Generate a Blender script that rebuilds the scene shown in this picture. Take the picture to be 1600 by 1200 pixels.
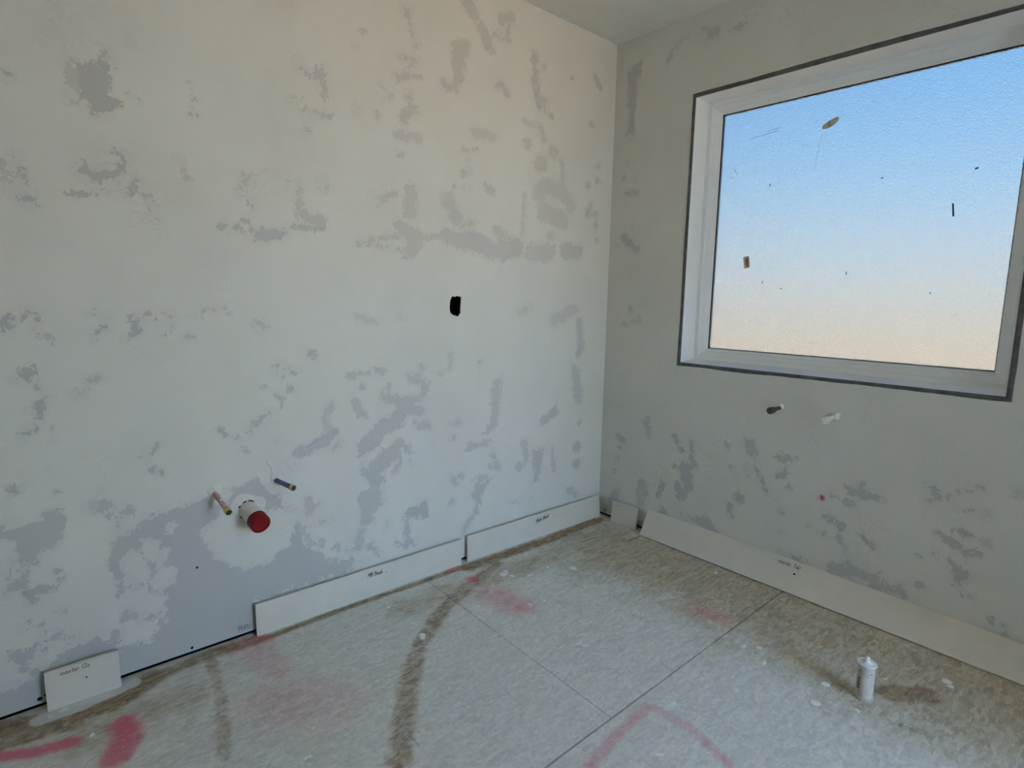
import bpy, bmesh, math, random
import numpy as np
from mathutils import Vector, Matrix

scene = bpy.context.scene
for o in list(bpy.data.objects):
    bpy.data.objects.remove(o)
COL = scene.collection
random.seed(7)

# ------------------------------------------------------------------ camera
cam_data = bpy.data.cameras.new('camera')
cam_data.lens = 20.517
cam_data.sensor_width = 36.0
cam_data.clip_start = 0.02
cam_data.clip_end = 2000
cam = bpy.data.objects.new('camera', cam_data)
COL.objects.link(cam)
cam.matrix_world = Matrix.Translation([-2.4475, -2.0087, 1.1801]) @ Matrix([[0.749482, 0.082601, -0.656852], [-0.661782, 0.120344, -0.739974], [0.017925, 0.98929, 0.144859]]).to_4x4()
scene.camera = cam

# ------------------------------------------------------------------ sky, sun, exposure
SKY_STRENGTH = 16.2
SUN_STRENGTH = 65.0
SUN_ELEVATION = 78
SUN_AZIMUTH = 266          # compass direction the light comes from, degrees from +x
EXPOSURE = 0.0

world = bpy.data.worlds.new('sky')
scene.world = world
world.use_nodes = True
wt = world.node_tree
wt.nodes.clear()
w_out = wt.nodes.new('ShaderNodeOutputWorld')
w_bg = wt.nodes.new('ShaderNodeBackground')
w_bg.inputs['Strength'].default_value = SKY_STRENGTH
w_tc = wt.nodes.new('ShaderNodeTexCoord')
w_sep = wt.nodes.new('ShaderNodeSeparateXYZ')
w_map = wt.nodes.new('ShaderNodeMapRange')
w_map.inputs['From Min'].default_value = -0.1
w_map.inputs['From Max'].default_value = 1.0
w_ramp = wt.nodes.new('ShaderNodeValToRGB')
def el(deg):
    return (math.sin(math.radians(deg)) + 0.1) / 1.1
SKY = [(-5, (0.62, 0.60, 0.57)), (-0.5, (0.66, 0.68, 0.69)), (2, (0.66, 0.74, 0.78)), (4.5, (0.60, 0.80, 0.92)), (7, (0.45, 0.70, 0.95)),
       (10, (0.34, 0.62, 0.95)), (14, (0.25, 0.53, 0.92)), (19, (0.21, 0.47, 0.88)), (45, (0.17, 0.38, 0.80)), (90, (0.14, 0.32, 0.72))]
els = w_ramp.color_ramp.elements
while len(els) > 1:
    els.remove(els[-1])
els[0].position = el(SKY[0][0]); els[0].color = SKY[0][1] + (1,)
for d, c in SKY[1:]:
    e = els.new(el(d)); e.color = c + (1,)
wt.links.new(w_tc.outputs['Generated'], w_sep.inputs[0])
wt.links.new(w_sep.outputs['Z'], w_map.inputs['Value'])
wt.links.new(w_map.outputs['Result'], w_ramp.inputs['Fac'])
wt.links.new(w_ramp.outputs['Color'], w_bg.inputs['Color'])
wt.links.new(w_bg.outputs[0], w_out.inputs[0])

sun_data = bpy.data.lights.new('sun', 'SUN')
sun_data.energy = SUN_STRENGTH
sun_data.angle = math.radians(0.53)
sun_data.color = (1.0, 0.94, 0.82)
sun = bpy.data.objects.new('sun', sun_data)
COL.objects.link(sun)
a, h = math.radians(SUN_AZIMUTH), math.radians(SUN_ELEVATION)
sun.rotation_euler = Vector((math.cos(a) * math.cos(h), math.sin(a) * math.cos(h), math.sin(h))).to_track_quat('Z', 'Y').to_euler()
sun.location = (-3, 3, 8)

vs = scene.view_settings
vs.view_transform = 'Standard'
vs.look = 'None'
vs.exposure = EXPOSURE
vs.gamma = 1.0
vs.use_curve_mapping = False
scene.display_settings.display_device = 'sRGB'
scene.cycles.max_bounces = 14
scene.cycles.diffuse_bounces = 8
scene.cycles.transparent_max_bounces = 16
scene.cycles.sample_clamp_indirect = 6.0

# ------------------------------------------------------------------ room measures (metres)
# window wall: x = 0, left wall: y = 0, room at x < 0, y < 0
H = 2.44
XB, YB = -3.75, -3.25
GAP = 0.015
OPEN = (-1.672, -0.463, 0.893, 2.087)      # y0 y1 z0 z1 of the window opening in the wall face
FRAME = (-1.668, -0.467, 0.905, 2.083)     # the same opening where the frame sits
FX = 0.105

LEFT_STROKES = [(0.0063,0.8,[(-2.16,1.821),(-2.14,1.783)]),(0.0122,0.5,[(-2.24,1.767),(-2.236,1.679)]),(0.0066,0.7,[(-2.098,1.865)]),(0.0084,0.8,[(-2.382,1.716),(-2.371,1.717)]),(0.009,0.8,[(-1.955,1.706)]),(0.0054,0.7,[(-1.947,1.752)]),(0.0036,0.7,[(-1.959,1.791)]),(0.0033,0.7,[(-2.115,1.723)]),(0.0033,0.7,[(-2.089,1.717)]),(0.0043,0.8,[(-2.376,1.522),(-2.35,1.444)]),(0.0112,0.5,[(-2.402,1.499),(-2.4,1.448)]),(0.0113,0.8,[(-2.404,1.432),(-2.384,1.419),(-2.349,1.407)]),(0.0098,0.9,[(-2.155,1.563),(-2.133,1.554),(-2.146,1.523)]),(0.0046,0.8,[(-2.271,1.436),(-2.17,1.449)]),(0.0067,0.8,[(-2.132,1.45),(-2.106,1.501)]),(0.0068,0.7,[(-2.091,1.491),(-2.089,1.447),(-2.065,1.392)]),(0.0118,0.7,[(-2.108,1.498)]),(0.0071,0.6,[(-1.997,1.568),(-1.979,1.525)]),(0.0118,0.5,[(-1.808,1.55),(-1.834,1.494)]),(0.012,0.8,[(-1.792,1.467)]),(0.0139,0.8,[(-1.814,1.411)]),(0.0096,0.8,[(-1.897,1.386),(-1.786,1.388)]),(0.0162,0.7,[(-1.786,1.374),(-1.687,1.382)]),(0.0165,0.7,[(-1.756,1.364)]),(0.0129,0.7,[(-1.671,1.406),(-1.551,1.415)]),(0.024,0.6,[(-1.632,1.448),(-1.563,1.425)]),(0.0108,0.5,[(-1.633,1.54),(-1.646,1.491)]),(0.0247,0.4,[(-1.554,1.555)]),(0.0063,0.5,[(-1.676,1.538)]),(0.0126,0.7,[(-1.63,1.939),(-1.599,1.907)]),(0.013,0.7,[(-1.566,1.905),(-1.543,1.941),(-1.539,1.851)]),(0.0085,0.7,[(-1.623,1.821)]),(0.0084,0.7,[(-1.645,1.811)]),(0.0085,0.6,[(-1.614,1.783),(-1.529,1.791)]),(0.0086,0.6,[(-1.605,1.734)]),(0.014,0.6,[(-1.428,1.833)]),(0.0121,0.5,[(-1.341,1.83)]),(0.0093,0.6,[(-1.393,2.1)]),(0.0069,0.6,[(-1.424,2.035)]),(0.02,0.6,[(-1.216,2.212)]),(0.0101,0.6,[(-1.203,2.173),(-1.176,2.114)]),(0.01,0.6,[(-1.245,2.051),(-1.176,2.058),(-1.204,2.026)]),(0.0124,0.6,[(-1.259,1.981),(-1.163,2.005)]),(0.0123,0.6,[(-1.287,1.908)]),(0.0205,0.6,[(-1.205,1.927)]),(0.0232,0.6,[(-1.192,1.884),(-1.234,1.841)]),(0.0203,0.5,[(-1.248,1.781),(-1.178,1.783)]),(0.0127,0.5,[(-1.249,1.712)]),(0.0218,0.6,[(-1.045,2.006)]),(0.028,0.7,[(-0.938,2.332),(-0.889,2.295)]),(0.0259,0.6,[(-0.873,2.271),(-0.839,2.232),(-0.822,2.208)]),(0.024,0.6,[(-0.755,2.331),(-0.709,2.352)]),(0.0091,0.6,[(-0.719,2.327),(-0.725,2.265),(-0.799,2.264)]),(0.0152,0.6,[(-0.75,2.081),(-0.724,2.049)]),(0.009,0.6,[(-0.785,2.06)]),(0.0195,0.7,[(-0.564,2.237),(-0.562,2.18),(-0.544,2.104),(-0.525,2.033)]),(0.0166,0.5,[(-0.507,2.207)]),(0.0369,0.5,[(-0.51,2.058)]),(0.0103,0.6,[(-0.451,2.007)]),(0.0071,0.6,[(-0.318,2.213)]),(0.0149,0.7,[(-0.16,2.252),(-0.119,2.204)]),(0.0151,0.6,[(-0.171,2.029)]),(0.0234,0.45,[(-0.901,1.859),(-0.805,1.857)]),(0.0086,0.5,[(-0.95,1.773),(-0.884,1.787)]),(0.0116,0.5,[(-0.933,1.748)]),(0.0129,0.45,[(-0.617,1.954),(-0.518,1.946),(-0.496,1.895)]),(0.0263,0.5,[(-0.595,1.864)]),(0.0314,0.45,[(-0.432,1.859)]),(0.0375,0.5,[(-0.513,1.795)]),(0.0107,0.5,[(-0.375,1.831),(-0.362,1.731)]),(0.0376,0.45,[(-0.529,1.666),(-0.468,1.702),(-0.36,1.681),(-0.313,1.64)]),(0.0455,0.45,[(-0.485,1.585),(-0.363,1.554)]),(0.0145,0.6,[(-0.949,1.683)]),(0.0088,0.5,[(-0.916,1.705)]),(0.0057,0.5,[(-0.997,1.63)]),(0.0058,0.5,[(-0.952,1.629)]),(0.0059,0.5,[(-0.912,1.637)]),(0.0122,0.5,[(-0.83,1.653),(-0.795,1.631)]),(0.0099,0.4,[(-0.608,1.642),(-0.622,1.458)]),(0.0099,0.5,[(-1.333,1.528),(-1.27,1.57)]),(0.0289,0.4,[(-1.208,1.578),(-1.209,1.507)]),(0.0283,0.4,[(-1.029,1.576),(-0.987,1.505)]),(0.0097,0.6,[(-1.426,1.374),(-1.321,1.396),(-1.181,1.43)]),(0.0341,0.5,[(-1.238,1.439),(-1.175,1.401),(-1.21,1.362)]),(0.01,0.5,[(-1.348,1.371),(-1.21,1.359)]),(0.0081,0.5,[(-1.151,1.41),(-1.028,1.43)]),(0.0315,0.5,[(-1.028,1.425),(-0.93,1.407)]),(0.0423,0.55,[(-0.903,1.422),(-0.79,1.382),(-0.648,1.411)]),(0.0117,0.5,[(-0.964,1.469),(-0.897,1.501)]),(0.0189,0.5,[(-0.774,1.473),(-0.68,1.439)]),(0.0379,0.5,[(-0.561,1.397),(-0.435,1.399)]),(0.0372,0.6,[(-0.339,1.411),(-0.242,1.411)]),(0.025,0.4,[(-0.438,1.473)]),(0.0156,0.6,[(-0.112,1.843)]),(0.0195,0.7,[(-0.113,1.775)]),(0.0153,0.6,[(-0.188,1.74)]),(0.0155,0.6,[(-0.164,1.651),(-0.181,1.603),(-0.123,1.609)]),(0.0198,0.7,[(-0.119,1.546)]),(0.012,0.6,[(-0.1,1.484)]),(0.0099,0.4,[(-1.432,1.103),(-1.353,1.078)]),(0.0134,0.5,[(-1.256,1.102)]),(0.0103,0.4,[(-0.633,1.112),(-0.553,1.148)]),(0.0299,0.45,[(-0.401,1.08),(-0.312,1.111),(-0.242,1.124)]),(0.0239,0.6,[(-0.215,1.072),(-0.188,0.93)]),(0.0202,0.7,[(-0.194,0.947),(-0.207,0.908)]),(0.0133,0.7,[(-1.699,0.929),(-1.678,0.916)]),(0.0115,0.7,[(-1.607,0.969)]),(0.0065,0.6,[(-1.743,0.917)]),(0.0066,0.6,[(-1.716,0.901)]),(0.0135,0.7,[(-1.691,0.855)]),(0.0088,0.7,[(-1.731,0.836),(-1.726,0.809)]),(0.0087,0.6,[(-1.764,0.779)]),(0.0099,0.6,[(-1.476,0.883),(-1.329,0.893)]),(0.0127,0.6,[(-1.425,0.841)]),(0.0107,0.6,[(-1.316,0.829)]),(0.0199,0.5,[(-1.154,0.894),(-1.185,0.857)]),(0.0195,0.6,[(-1.215,0.859),(-1.139,0.826),(-1.155,0.788)]),(0.0241,0.6,[(-1.331,0.792),(-1.26,0.759),(-1.185,0.765)]),(0.0362,0.7,[(-1.26,0.702),(-1.333,0.665),(-1.389,0.622)]),(0.0173,0.6,[(-1.186,0.672),(-1.13,0.651)]),(0.028,0.6,[(-1.239,0.731),(-1.17,0.723)]),(0.027,0.7,[(-1.347,0.641),(-1.422,0.601)]),(0.0263,0.7,[(-1.416,0.613)]),(0.0364,0.7,[(-1.282,0.574),(-1.335,0.535),(-1.386,0.498),(-1.372,0.469)]),(0.0225,0.7,[(-1.262,0.597),(-1.232,0.571)]),(0.0142,0.6,[(-1.262,0.523),(-1.292,0.475)]),(0.0212,0.7,[(-1.418,0.512),(-1.364,0.47)]),(0.0057,0.7,[(-1.217,0.542),(-1.218,0.51)]),(0.0145,0.5,[(-1.553,0.778),(-1.566,0.744),(-1.563,0.696)]),(0.0195,0.7,[(-1.569,0.649),(-1.618,0.64),(-1.665,0.628)]),(0.0197,0.7,[(-1.544,0.677),(-1.582,0.639)]),(0.0199,0.6,[(-1.533,0.626)]),(0.0126,0.6,[(-1.452,0.792),(-1.432,0.74),(-1.414,0.726)]),(0.012,0.4,[(-1.011,0.939),(-1.017,0.885)]),(0.0096,0.4,[(-0.848,0.902)]),(0.0119,0.4,[(-1.06,0.861)]),(0.013,0.6,[(-0.923,0.522),(-0.795,0.532)]),(0.013,0.5,[(-0.905,0.528)]),(0.0124,0.5,[(-1.01,0.635),(-0.976,0.645)]),(0.0125,0.5,[(-0.999,0.577)]),(0.0324,0.6,[(-0.226,0.81),(-0.205,0.675)]),(0.02,0.5,[(-0.251,0.835)]),(0.0126,0.6,[(-0.188,0.543)]),(0.034,0.7,[(-0.191,0.416)]),(0.0343,0.7,[(-0.192,0.322)]),(0.0222,0.6,[(-0.579,0.493),(-0.564,0.401),(-0.605,0.377)]),(0.0119,0.6,[(-0.384,0.437),(-0.37,0.317)]),(0.0138,0.6,[(-0.775,0.468),(-0.735,0.4),(-0.789,0.416)]),(0.0127,0.6,[(-1.005,0.406),(-0.985,0.373)]),(0.0162,0.6,[(-0.957,0.406)]),(0.01,0.6,[(-0.885,0.368),(-0.811,0.369)]),(0.0161,0.6,[(-1.005,0.29)]),(0.0074,0.6,[(-0.651,0.21),(-0.601,0.209)]),(0.0077,0.6,[(-0.523,0.198)]),(0.017,0.6,[(-0.245,0.189),(-0.193,0.153)]),(0.0163,0.6,[(-1.437,0.269),(-1.451,0.221)]),(0.0148,0.7,[(-1.235,0.245),(-1.23,0.188),(-1.205,0.153)]),(0.0142,0.6,[(-1.324,0.267)]),(0.0146,0.6,[(-1.281,0.174)]),(0.021,0.7,[(-1.233,0.16)]),(0.0123,0.6,[(-1.613,0.414),(-1.65,0.398)]),(0.0121,0.6,[(-1.648,0.446),(-1.637,0.42)]),(0.0124,0.6,[(-1.61,0.352),(-1.573,0.343)]),(0.0171,0.6,[(-1.661,0.328),(-1.642,0.273)]),(0.0104,0.7,[(-1.543,0.233),(-1.479,0.202)]),(0.0167,0.7,[(-1.397,0.192),(-1.369,0.158)]),(0.0151,0.6,[(-1.605,0.263)]),(0.0211,0.7,[(-1.538,0.152),(-1.493,0.154)]),(0.0086,0.9,[(-2.433,1.095),(-2.417,1.111)]),(0.0072,0.9,[(-2.427,1.077)]),(0.0059,0.8,[(-2.39,1.11),(-2.376,1.118)]),(0.0075,0.8,[(-2.364,1.109),(-2.356,1.092)]),(0.0045,0.8,[(-2.373,1.076),(-2.361,1.063)]),(0.0029,0.8,[(-2.41,1.093)]),(0.003,0.6,[(-2.348,1.058),(-2.337,1.049)]),(0.0029,0.5,[(-2.388,1.135),(-2.356,1.126)]),(0.005,0.9,[(-2.203,1.081),(-2.226,1.071)]),(0.0049,0.9,[(-2.238,1.044)]),(0.0049,0.8,[(-2.233,1.117)]),(0.0033,0.8,[(-2.201,1.115)]),(0.0051,0.8,[(-2.147,1.11),(-2.106,1.117)]),(0.0069,0.9,[(-2.14,1.089),(-2.134,1.061),(-2.159,1.047)]),(0.0054,0.7,[(-2.065,1.117),(-2.044,1.107)]),(0.0089,0.7,[(-2.075,1.088),(-2.05,1.086)]),(0.0054,0.8,[(-2.076,1.069),(-2.065,1.059)]),(0.0035,0.8,[(-2.086,1.102)]),(0.0112,0.6,[(-2.0,1.048)]),(0.0037,0.6,[(-1.985,1.107),(-1.96,1.122),(-1.895,1.132),(-1.882,1.116)]),(0.0104,0.6,[(-1.799,1.082),(-1.769,1.071)]),(0.0046,0.8,[(-2.372,0.921),(-2.354,0.903)]),(0.0093,0.45,[(-2.358,0.893)]),(0.0077,0.9,[(-2.368,0.877),(-2.378,0.834)]),(0.0076,0.8,[(-2.39,0.853)]),(0.0046,0.7,[(-2.379,0.86)]),(0.0077,0.9,[(-2.391,0.805),(-2.416,0.795)]),(0.0047,0.5,[(-2.351,0.803),(-2.35,0.776)]),(0.013,0.3,[(-2.283,0.895)]),(0.0073,0.8,[(-2.125,0.693),(-2.107,0.71)]),(0.0072,0.8,[(-2.15,0.693)]),(0.0074,0.8,[(-2.119,0.652),(-2.086,0.626)]),(0.0037,0.8,[(-2.098,0.719)]),(0.0064,0.9,[(-2.365,0.688)]),(0.0032,0.8,[(-2.357,0.668)]),(0.0065,0.8,[(-2.356,0.625)]),(0.006,0.8,[(-1.933,0.746),(-1.911,0.722)]),(0.0131,0.8,[(-1.77,0.78),(-1.799,0.761)]),(0.0129,0.8,[(-1.807,0.758),(-1.824,0.743)]),(0.0127,0.8,[(-1.844,0.723)]),(0.0084,0.8,[(-1.871,0.71)]),(0.0063,0.7,[(-1.858,0.671),(-1.839,0.65)]),(0.0086,0.7,[(-1.777,0.869)]),(0.0087,0.7,[(-1.742,0.943)]),(0.0034,0.7,[(-2.259,0.601),(-2.251,0.609)]),(0.0122,0.7,[(-2.251,0.564),(-2.248,0.54),(-2.218,0.511),(-2.186,0.533)]),(0.0137,0.4,[(-2.277,0.566)]),(0.0125,0.7,[(-2.224,0.497)]),(0.0097,0.8,[(-2.437,0.352),(-2.388,0.351),(-2.365,0.366),(-2.368,0.388)]),(0.0098,0.8,[(-2.431,0.331)]),(0.0078,0.6,[(-2.463,0.446),(-2.485,0.361)]),(0.0068,0.8,[(-2.365,0.271)]),(0.0067,0.8,[(-2.417,0.242),(-2.411,0.229)]),(0.0086,0.7,[(-2.377,0.206),(-2.357,0.178)]),(0.0033,0.8,[(-2.428,0.197),(-2.444,0.165)]),(0.0051,0.8,[(-2.408,0.179),(-2.423,0.166)]),(0.0051,0.8,[(-2.392,0.202),(-2.37,0.203),(-2.345,0.174)]),(0.0111,0.8,[(-2.253,0.158),(-2.244,0.123)]),(0.0081,0.8,[(-2.483,0.191),(-2.467,0.136)]),(0.0113,0.8,[(-2.206,0.203),(-2.174,0.18),(-2.139,0.178)]),(0.0075,0.8,[(-2.221,0.219),(-2.223,0.196)]),(0.0071,0.8,[(-2.328,0.157),(-2.267,0.142)]),(0.0032,0.8,[(-2.491,0.184),(-2.48,0.199)])]
LEFT_POLYS = [(0.9,[(-2.226,1.774),(-2.197,1.788),(-2.184,1.785),(-2.164,1.797),(-2.152,1.785),(-2.152,1.744),(-2.151,1.711),(-2.131,1.699),(-2.15,1.678),(-2.178,1.664),(-2.179,1.642),(-2.193,1.644),(-2.206,1.663),(-2.223,1.666),(-2.23,1.717)]),(0.8,[(-2.263,1.5),(-2.233,1.52),(-2.202,1.514),(-2.15,1.522),(-2.141,1.507),(-2.156,1.485),(-2.183,1.475),(-2.199,1.454),(-2.213,1.474),(-2.24,1.484)]),(0.6,[(-1.018,2.167),(-0.921,2.204),(-0.936,2.133),(-0.961,2.055),(-0.983,1.989),(-1.03,1.99),(-1.015,2.065)]),(0.6,[(-0.795,0.783),(-0.773,0.802),(-0.724,0.836),(-0.73,0.763),(-0.74,0.674),(-0.758,0.602),(-0.807,0.563),(-0.833,0.576),(-0.796,0.622),(-0.786,0.694)]),(0.7,[(-0.359,0.722),(-0.349,0.597),(-0.404,0.587),(-0.47,0.563),(-0.48,0.597),(-0.427,0.613),(-0.37,0.665)]),(0.7,[(-0.531,0.453),(-0.443,0.446),(-0.45,0.381),(-0.462,0.334),(-0.482,0.288),(-0.517,0.279),(-0.526,0.297),(-0.493,0.34),(-0.516,0.377)]),(0.7,[(-0.867,0.37),(-0.83,0.342),(-0.765,0.36),(-0.825,0.311),(-0.847,0.254),(-0.861,0.212),(-0.901,0.16),(-0.948,0.124),(-0.938,0.17),(-0.891,0.219),(-0.877,0.261),(-0.899,0.305)]),(0.65,[(-1.447,0.428),(-1.364,0.436),(-1.337,0.404),(-1.343,0.352),(-1.38,0.335),(-1.39,0.284),(-1.445,0.285)]),(0.8,[(-1.256,0.278),(-1.219,0.31),(-1.173,0.327),(-1.125,0.345),(-1.125,0.251),(-1.189,0.261),(-1.22,0.263)]),(0.9,[(-2.424,0.951),(-2.401,0.97),(-2.377,0.978),(-2.374,0.964),(-2.384,0.936),(-2.374,0.926),(-2.397,0.937),(-2.422,0.947)]),(0.6,[(-2.265,0.939),(-2.235,0.949),(-2.225,0.932),(-2.237,0.918),(-2.263,0.92)]),(0.8,[(-2.456,0.657),(-2.43,0.641),(-2.458,0.631)]),(0.8,[(-2.453,0.287),(-2.436,0.268),(-2.45,0.248)]),(0.7,[(-2.517,0.565),(-2.48,0.559),(-2.441,0.549),(-2.4,0.561),(-2.364,0.577),(-2.35,0.57),(-2.354,0.48),(-2.379,0.468),(-2.393,0.463),(-2.41,0.43),(-2.433,0.399),(-2.442,0.365),(-2.461,0.39),(-2.45,0.442),(-2.452,0.498),(-2.477,0.514),(-2.521,0.517)]),(0.78,[(-1.948,0.535),(-2.021,0.518),(-2.093,0.503),(-2.154,0.487),(-2.243,0.444),(-2.248,0.381),(-2.242,0.319),(-2.239,0.266),(-2.209,0.287),(-2.159,0.281),(-2.157,0.259),(-2.144,0.248),(-2.101,0.229),(-2.109,0.189),(-2.133,0.143),(-2.142,0.125),(-2.153,0.097),(-2.22,0.113),(-2.24,0.111),(-2.277,-0.011),(-2.051,-0.024),(-1.815,-0.026),(-1.846,0.118),(-1.454,0.116),(-1.607,0.226),(-1.654,0.265),(-1.696,0.409),(-1.739,0.467),(-1.781,0.511),(-1.822,0.553),(-1.885,0.543)]),(0.78,[(-2.557,0.091),(-2.518,0.091),(-2.463,0.105),(-2.412,0.122),(-2.358,0.159),(-2.321,0.158),(-2.242,0.132),(-2.245,0.091),(-2.417,-0.037),(-2.566,-0.019)])]
LEFT_MUD = [(1,[(-2.223,0.373),(-2.193,0.406),(-2.168,0.403),(-2.147,0.34),(-2.144,0.297),(-2.167,0.29),(-2.207,0.311)]),(1,[(-2.166,0.439),(-2.117,0.405),(-2.116,0.363),(-2.137,0.348),(-2.167,0.373)]),(1,[(-2.109,0.392),(-2.082,0.395),(-2.087,0.371),(-2.122,0.322),(-2.139,0.317)]),(1,[(-2.156,0.269),(-2.13,0.325),(-2.086,0.328),(-2.075,0.297),(-2.089,0.269),(-2.126,0.249)]),(1,[(-2.24,0.256),(-2.193,0.278),(-2.106,0.231),(-2.111,0.201),(-2.139,0.178),(-2.165,0.187),(-2.221,0.229)]),(1,[(-2.209,0.151),(-2.133,0.143),(-2.153,0.097),(-2.195,0.113)]),(1,[(-2.008,0.414),(-1.938,0.46),(-1.878,0.47),(-1.785,0.426),(-1.718,0.433),(-1.673,0.399),(-1.719,0.295),(-1.792,0.249),(-1.878,0.247),(-1.956,0.305)]),(1,[(-2.092,0.461),(-2.067,0.472),(-2.076,0.436),(-2.094,0.437)]),(1,[(-1.982,0.538),(-1.934,0.549),(-1.902,0.52),(-1.923,0.485),(-1.965,0.499)])]
RIGHT_STROKES = [(0.0276,0.7,[(-0.106,2.289),(-0.106,2.147)]),(0.0102,0.7,[(-0.142,2.32),(-0.127,2.26)]),(0.0209,0.7,[(-0.108,2.117),(-0.103,2.013)]),(0.0104,0.6,[(-0.132,1.974)]),(0.0094,0.6,[(-0.369,2.354),(-0.321,2.322),(-0.306,2.284)]),(0.0093,0.6,[(-0.392,2.361)]),(0.0113,0.6,[(-0.621,2.323),(-0.683,2.331)]),(0.0071,0.6,[(-0.092,1.862)]),(0.0107,0.7,[(-0.076,1.787)]),(0.0105,0.7,[(-0.14,1.779)]),(0.0107,0.7,[(-0.1,1.716),(-0.159,1.715)]),(0.0106,0.6,[(-0.149,1.561)]),(0.018,0.7,[(-0.092,1.502),(-0.134,1.474),(-0.176,1.434)]),(0.0181,0.6,[(-0.154,1.131)]),(0.0147,0.5,[(-0.117,1.064),(-0.209,1.084)]),(0.0179,0.7,[(-0.286,0.585),(-0.303,0.505)]),(0.0222,0.7,[(-0.279,0.246),(-0.304,0.167)]),(0.0106,0.7,[(-0.402,0.277),(-0.387,0.206)]),(0.0155,0.7,[(-0.108,0.468),(-0.152,0.442)]),(0.0116,0.7,[(-0.133,0.403)]),(0.0119,0.7,[(-0.098,0.271)]),(0.0117,0.6,[(-0.115,0.346)]),(0.0317,0.6,[(-0.117,0.151),(-0.067,0.027)]),(0.0225,0.6,[(-0.273,0.141),(-0.27,0.199)]),(0.0135,0.8,[(-0.459,0.519),(-0.499,0.463)]),(0.0131,0.8,[(-0.547,0.52),(-0.56,0.429)]),(0.0137,0.8,[(-0.469,0.376)]),(0.0367,0.8,[(-0.522,0.382),(-0.541,0.31)]),(0.0273,0.8,[(-0.493,0.284),(-0.513,0.251)]),(0.0196,0.7,[(-0.571,0.415)]),(0.0064,0.8,[(-0.599,0.5)]),(0.0121,0.7,[(-0.735,0.542)]),(0.0231,0.7,[(-0.828,0.576),(-0.846,0.536)]),(0.0086,0.7,[(-0.863,0.511)]),(0.0121,0.8,[(-0.755,0.442)]),(0.0088,0.8,[(-0.823,0.458)]),(0.0059,0.8,[(-0.841,0.41)]),(0.006,0.8,[(-0.788,0.406)]),(0.0144,0.9,[(-0.873,0.455),(-0.899,0.413),(-0.92,0.366)]),(0.0137,0.8,[(-0.967,0.534),(-1.025,0.541)]),(0.0081,0.7,[(-1.001,0.514)]),(0.0108,0.8,[(-0.998,0.48),(-0.966,0.447)]),(0.0081,0.7,[(-1.014,0.42)]),(0.024,0.8,[(-0.802,0.305)]),(0.0154,0.8,[(-0.762,0.263),(-0.771,0.223)]),(0.025,0.7,[(-0.411,0.129)]),(0.0171,0.7,[(-0.531,0.142),(-0.669,0.142)]),(0.026,0.7,[(-0.648,0.152),(-0.696,0.119)]),(0.0083,0.7,[(-0.992,0.301)]),(0.0084,0.7,[(-0.999,0.217)]),(0.0079,0.6,[(-1.106,0.265)]),(0.0103,0.8,[(-1.164,0.256)]),(0.0153,0.8,[(-1.169,0.339),(-1.228,0.317)]),(0.0075,0.7,[(-1.224,0.263),(-1.251,0.219)]),(0.012,0.8,[(-1.312,0.297),(-1.349,0.263)]),(0.0102,0.7,[(-1.156,0.349)]),(0.0217,0.8,[(-1.251,0.468),(-1.285,0.464)]),(0.0094,0.8,[(-1.289,0.491)]),(0.0095,0.8,[(-1.297,0.455),(-1.358,0.459)]),(0.0122,0.7,[(-1.245,0.414)]),(0.01,0.7,[(-1.185,0.424)]),(0.0072,0.7,[(-1.268,0.408)]),(0.0165,0.8,[(-1.061,0.118),(-1.105,0.1)]),(0.0056,0.7,[(-1.007,0.127)]),(0.0231,0.7,[(-1.213,0.123),(-1.304,0.145),(-1.367,0.143)]),(0.0124,0.7,[(-1.267,0.171)]),(0.0191,0.7,[(-1.362,0.12),(-1.453,0.126)]),(0.0137,0.7,[(-1.445,0.148)]),(0.0189,0.8,[(-1.504,0.542),(-1.526,0.517)]),(0.0127,0.8,[(-1.499,0.498)]),(0.0103,0.7,[(-1.553,0.525)]),(0.008,0.7,[(-1.587,0.55),(-1.65,0.58)]),(0.0098,0.7,[(-1.621,0.566)]),(0.0147,0.4,[(-1.735,0.585)]),(0.0081,0.8,[(-1.594,0.483),(-1.622,0.487)]),(0.0155,0.4,[(-1.663,0.488)]),(0.0127,0.8,[(-1.54,0.379),(-1.589,0.36),(-1.627,0.338),(-1.658,0.349)]),(0.0122,0.8,[(-1.601,0.411),(-1.624,0.404)]),(0.0157,0.5,[(-1.671,0.388)]),(0.011,0.7,[(-1.509,0.174)]),(0.0085,0.7,[(-1.542,0.308)]),(0.0044,0.8,[(-1.492,0.283)]),(0.0041,0.6,[(-1.661,0.187),(-1.679,0.183)]),(0.008,0.8,[(-1.716,0.129)]),(0.0059,0.7,[(-1.75,0.126),(-1.759,0.103)])]
RIGHT_POLYS = [(0.6,[(-0.471,2.374),(-0.558,2.353),(-0.552,2.314),(-0.501,2.305)]),(0.8,[(-1.572,0.307),(-1.605,0.295),(-1.661,0.269),(-1.637,0.241),(-1.616,0.223),(-1.634,0.188),(-1.592,0.243)])]
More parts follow.
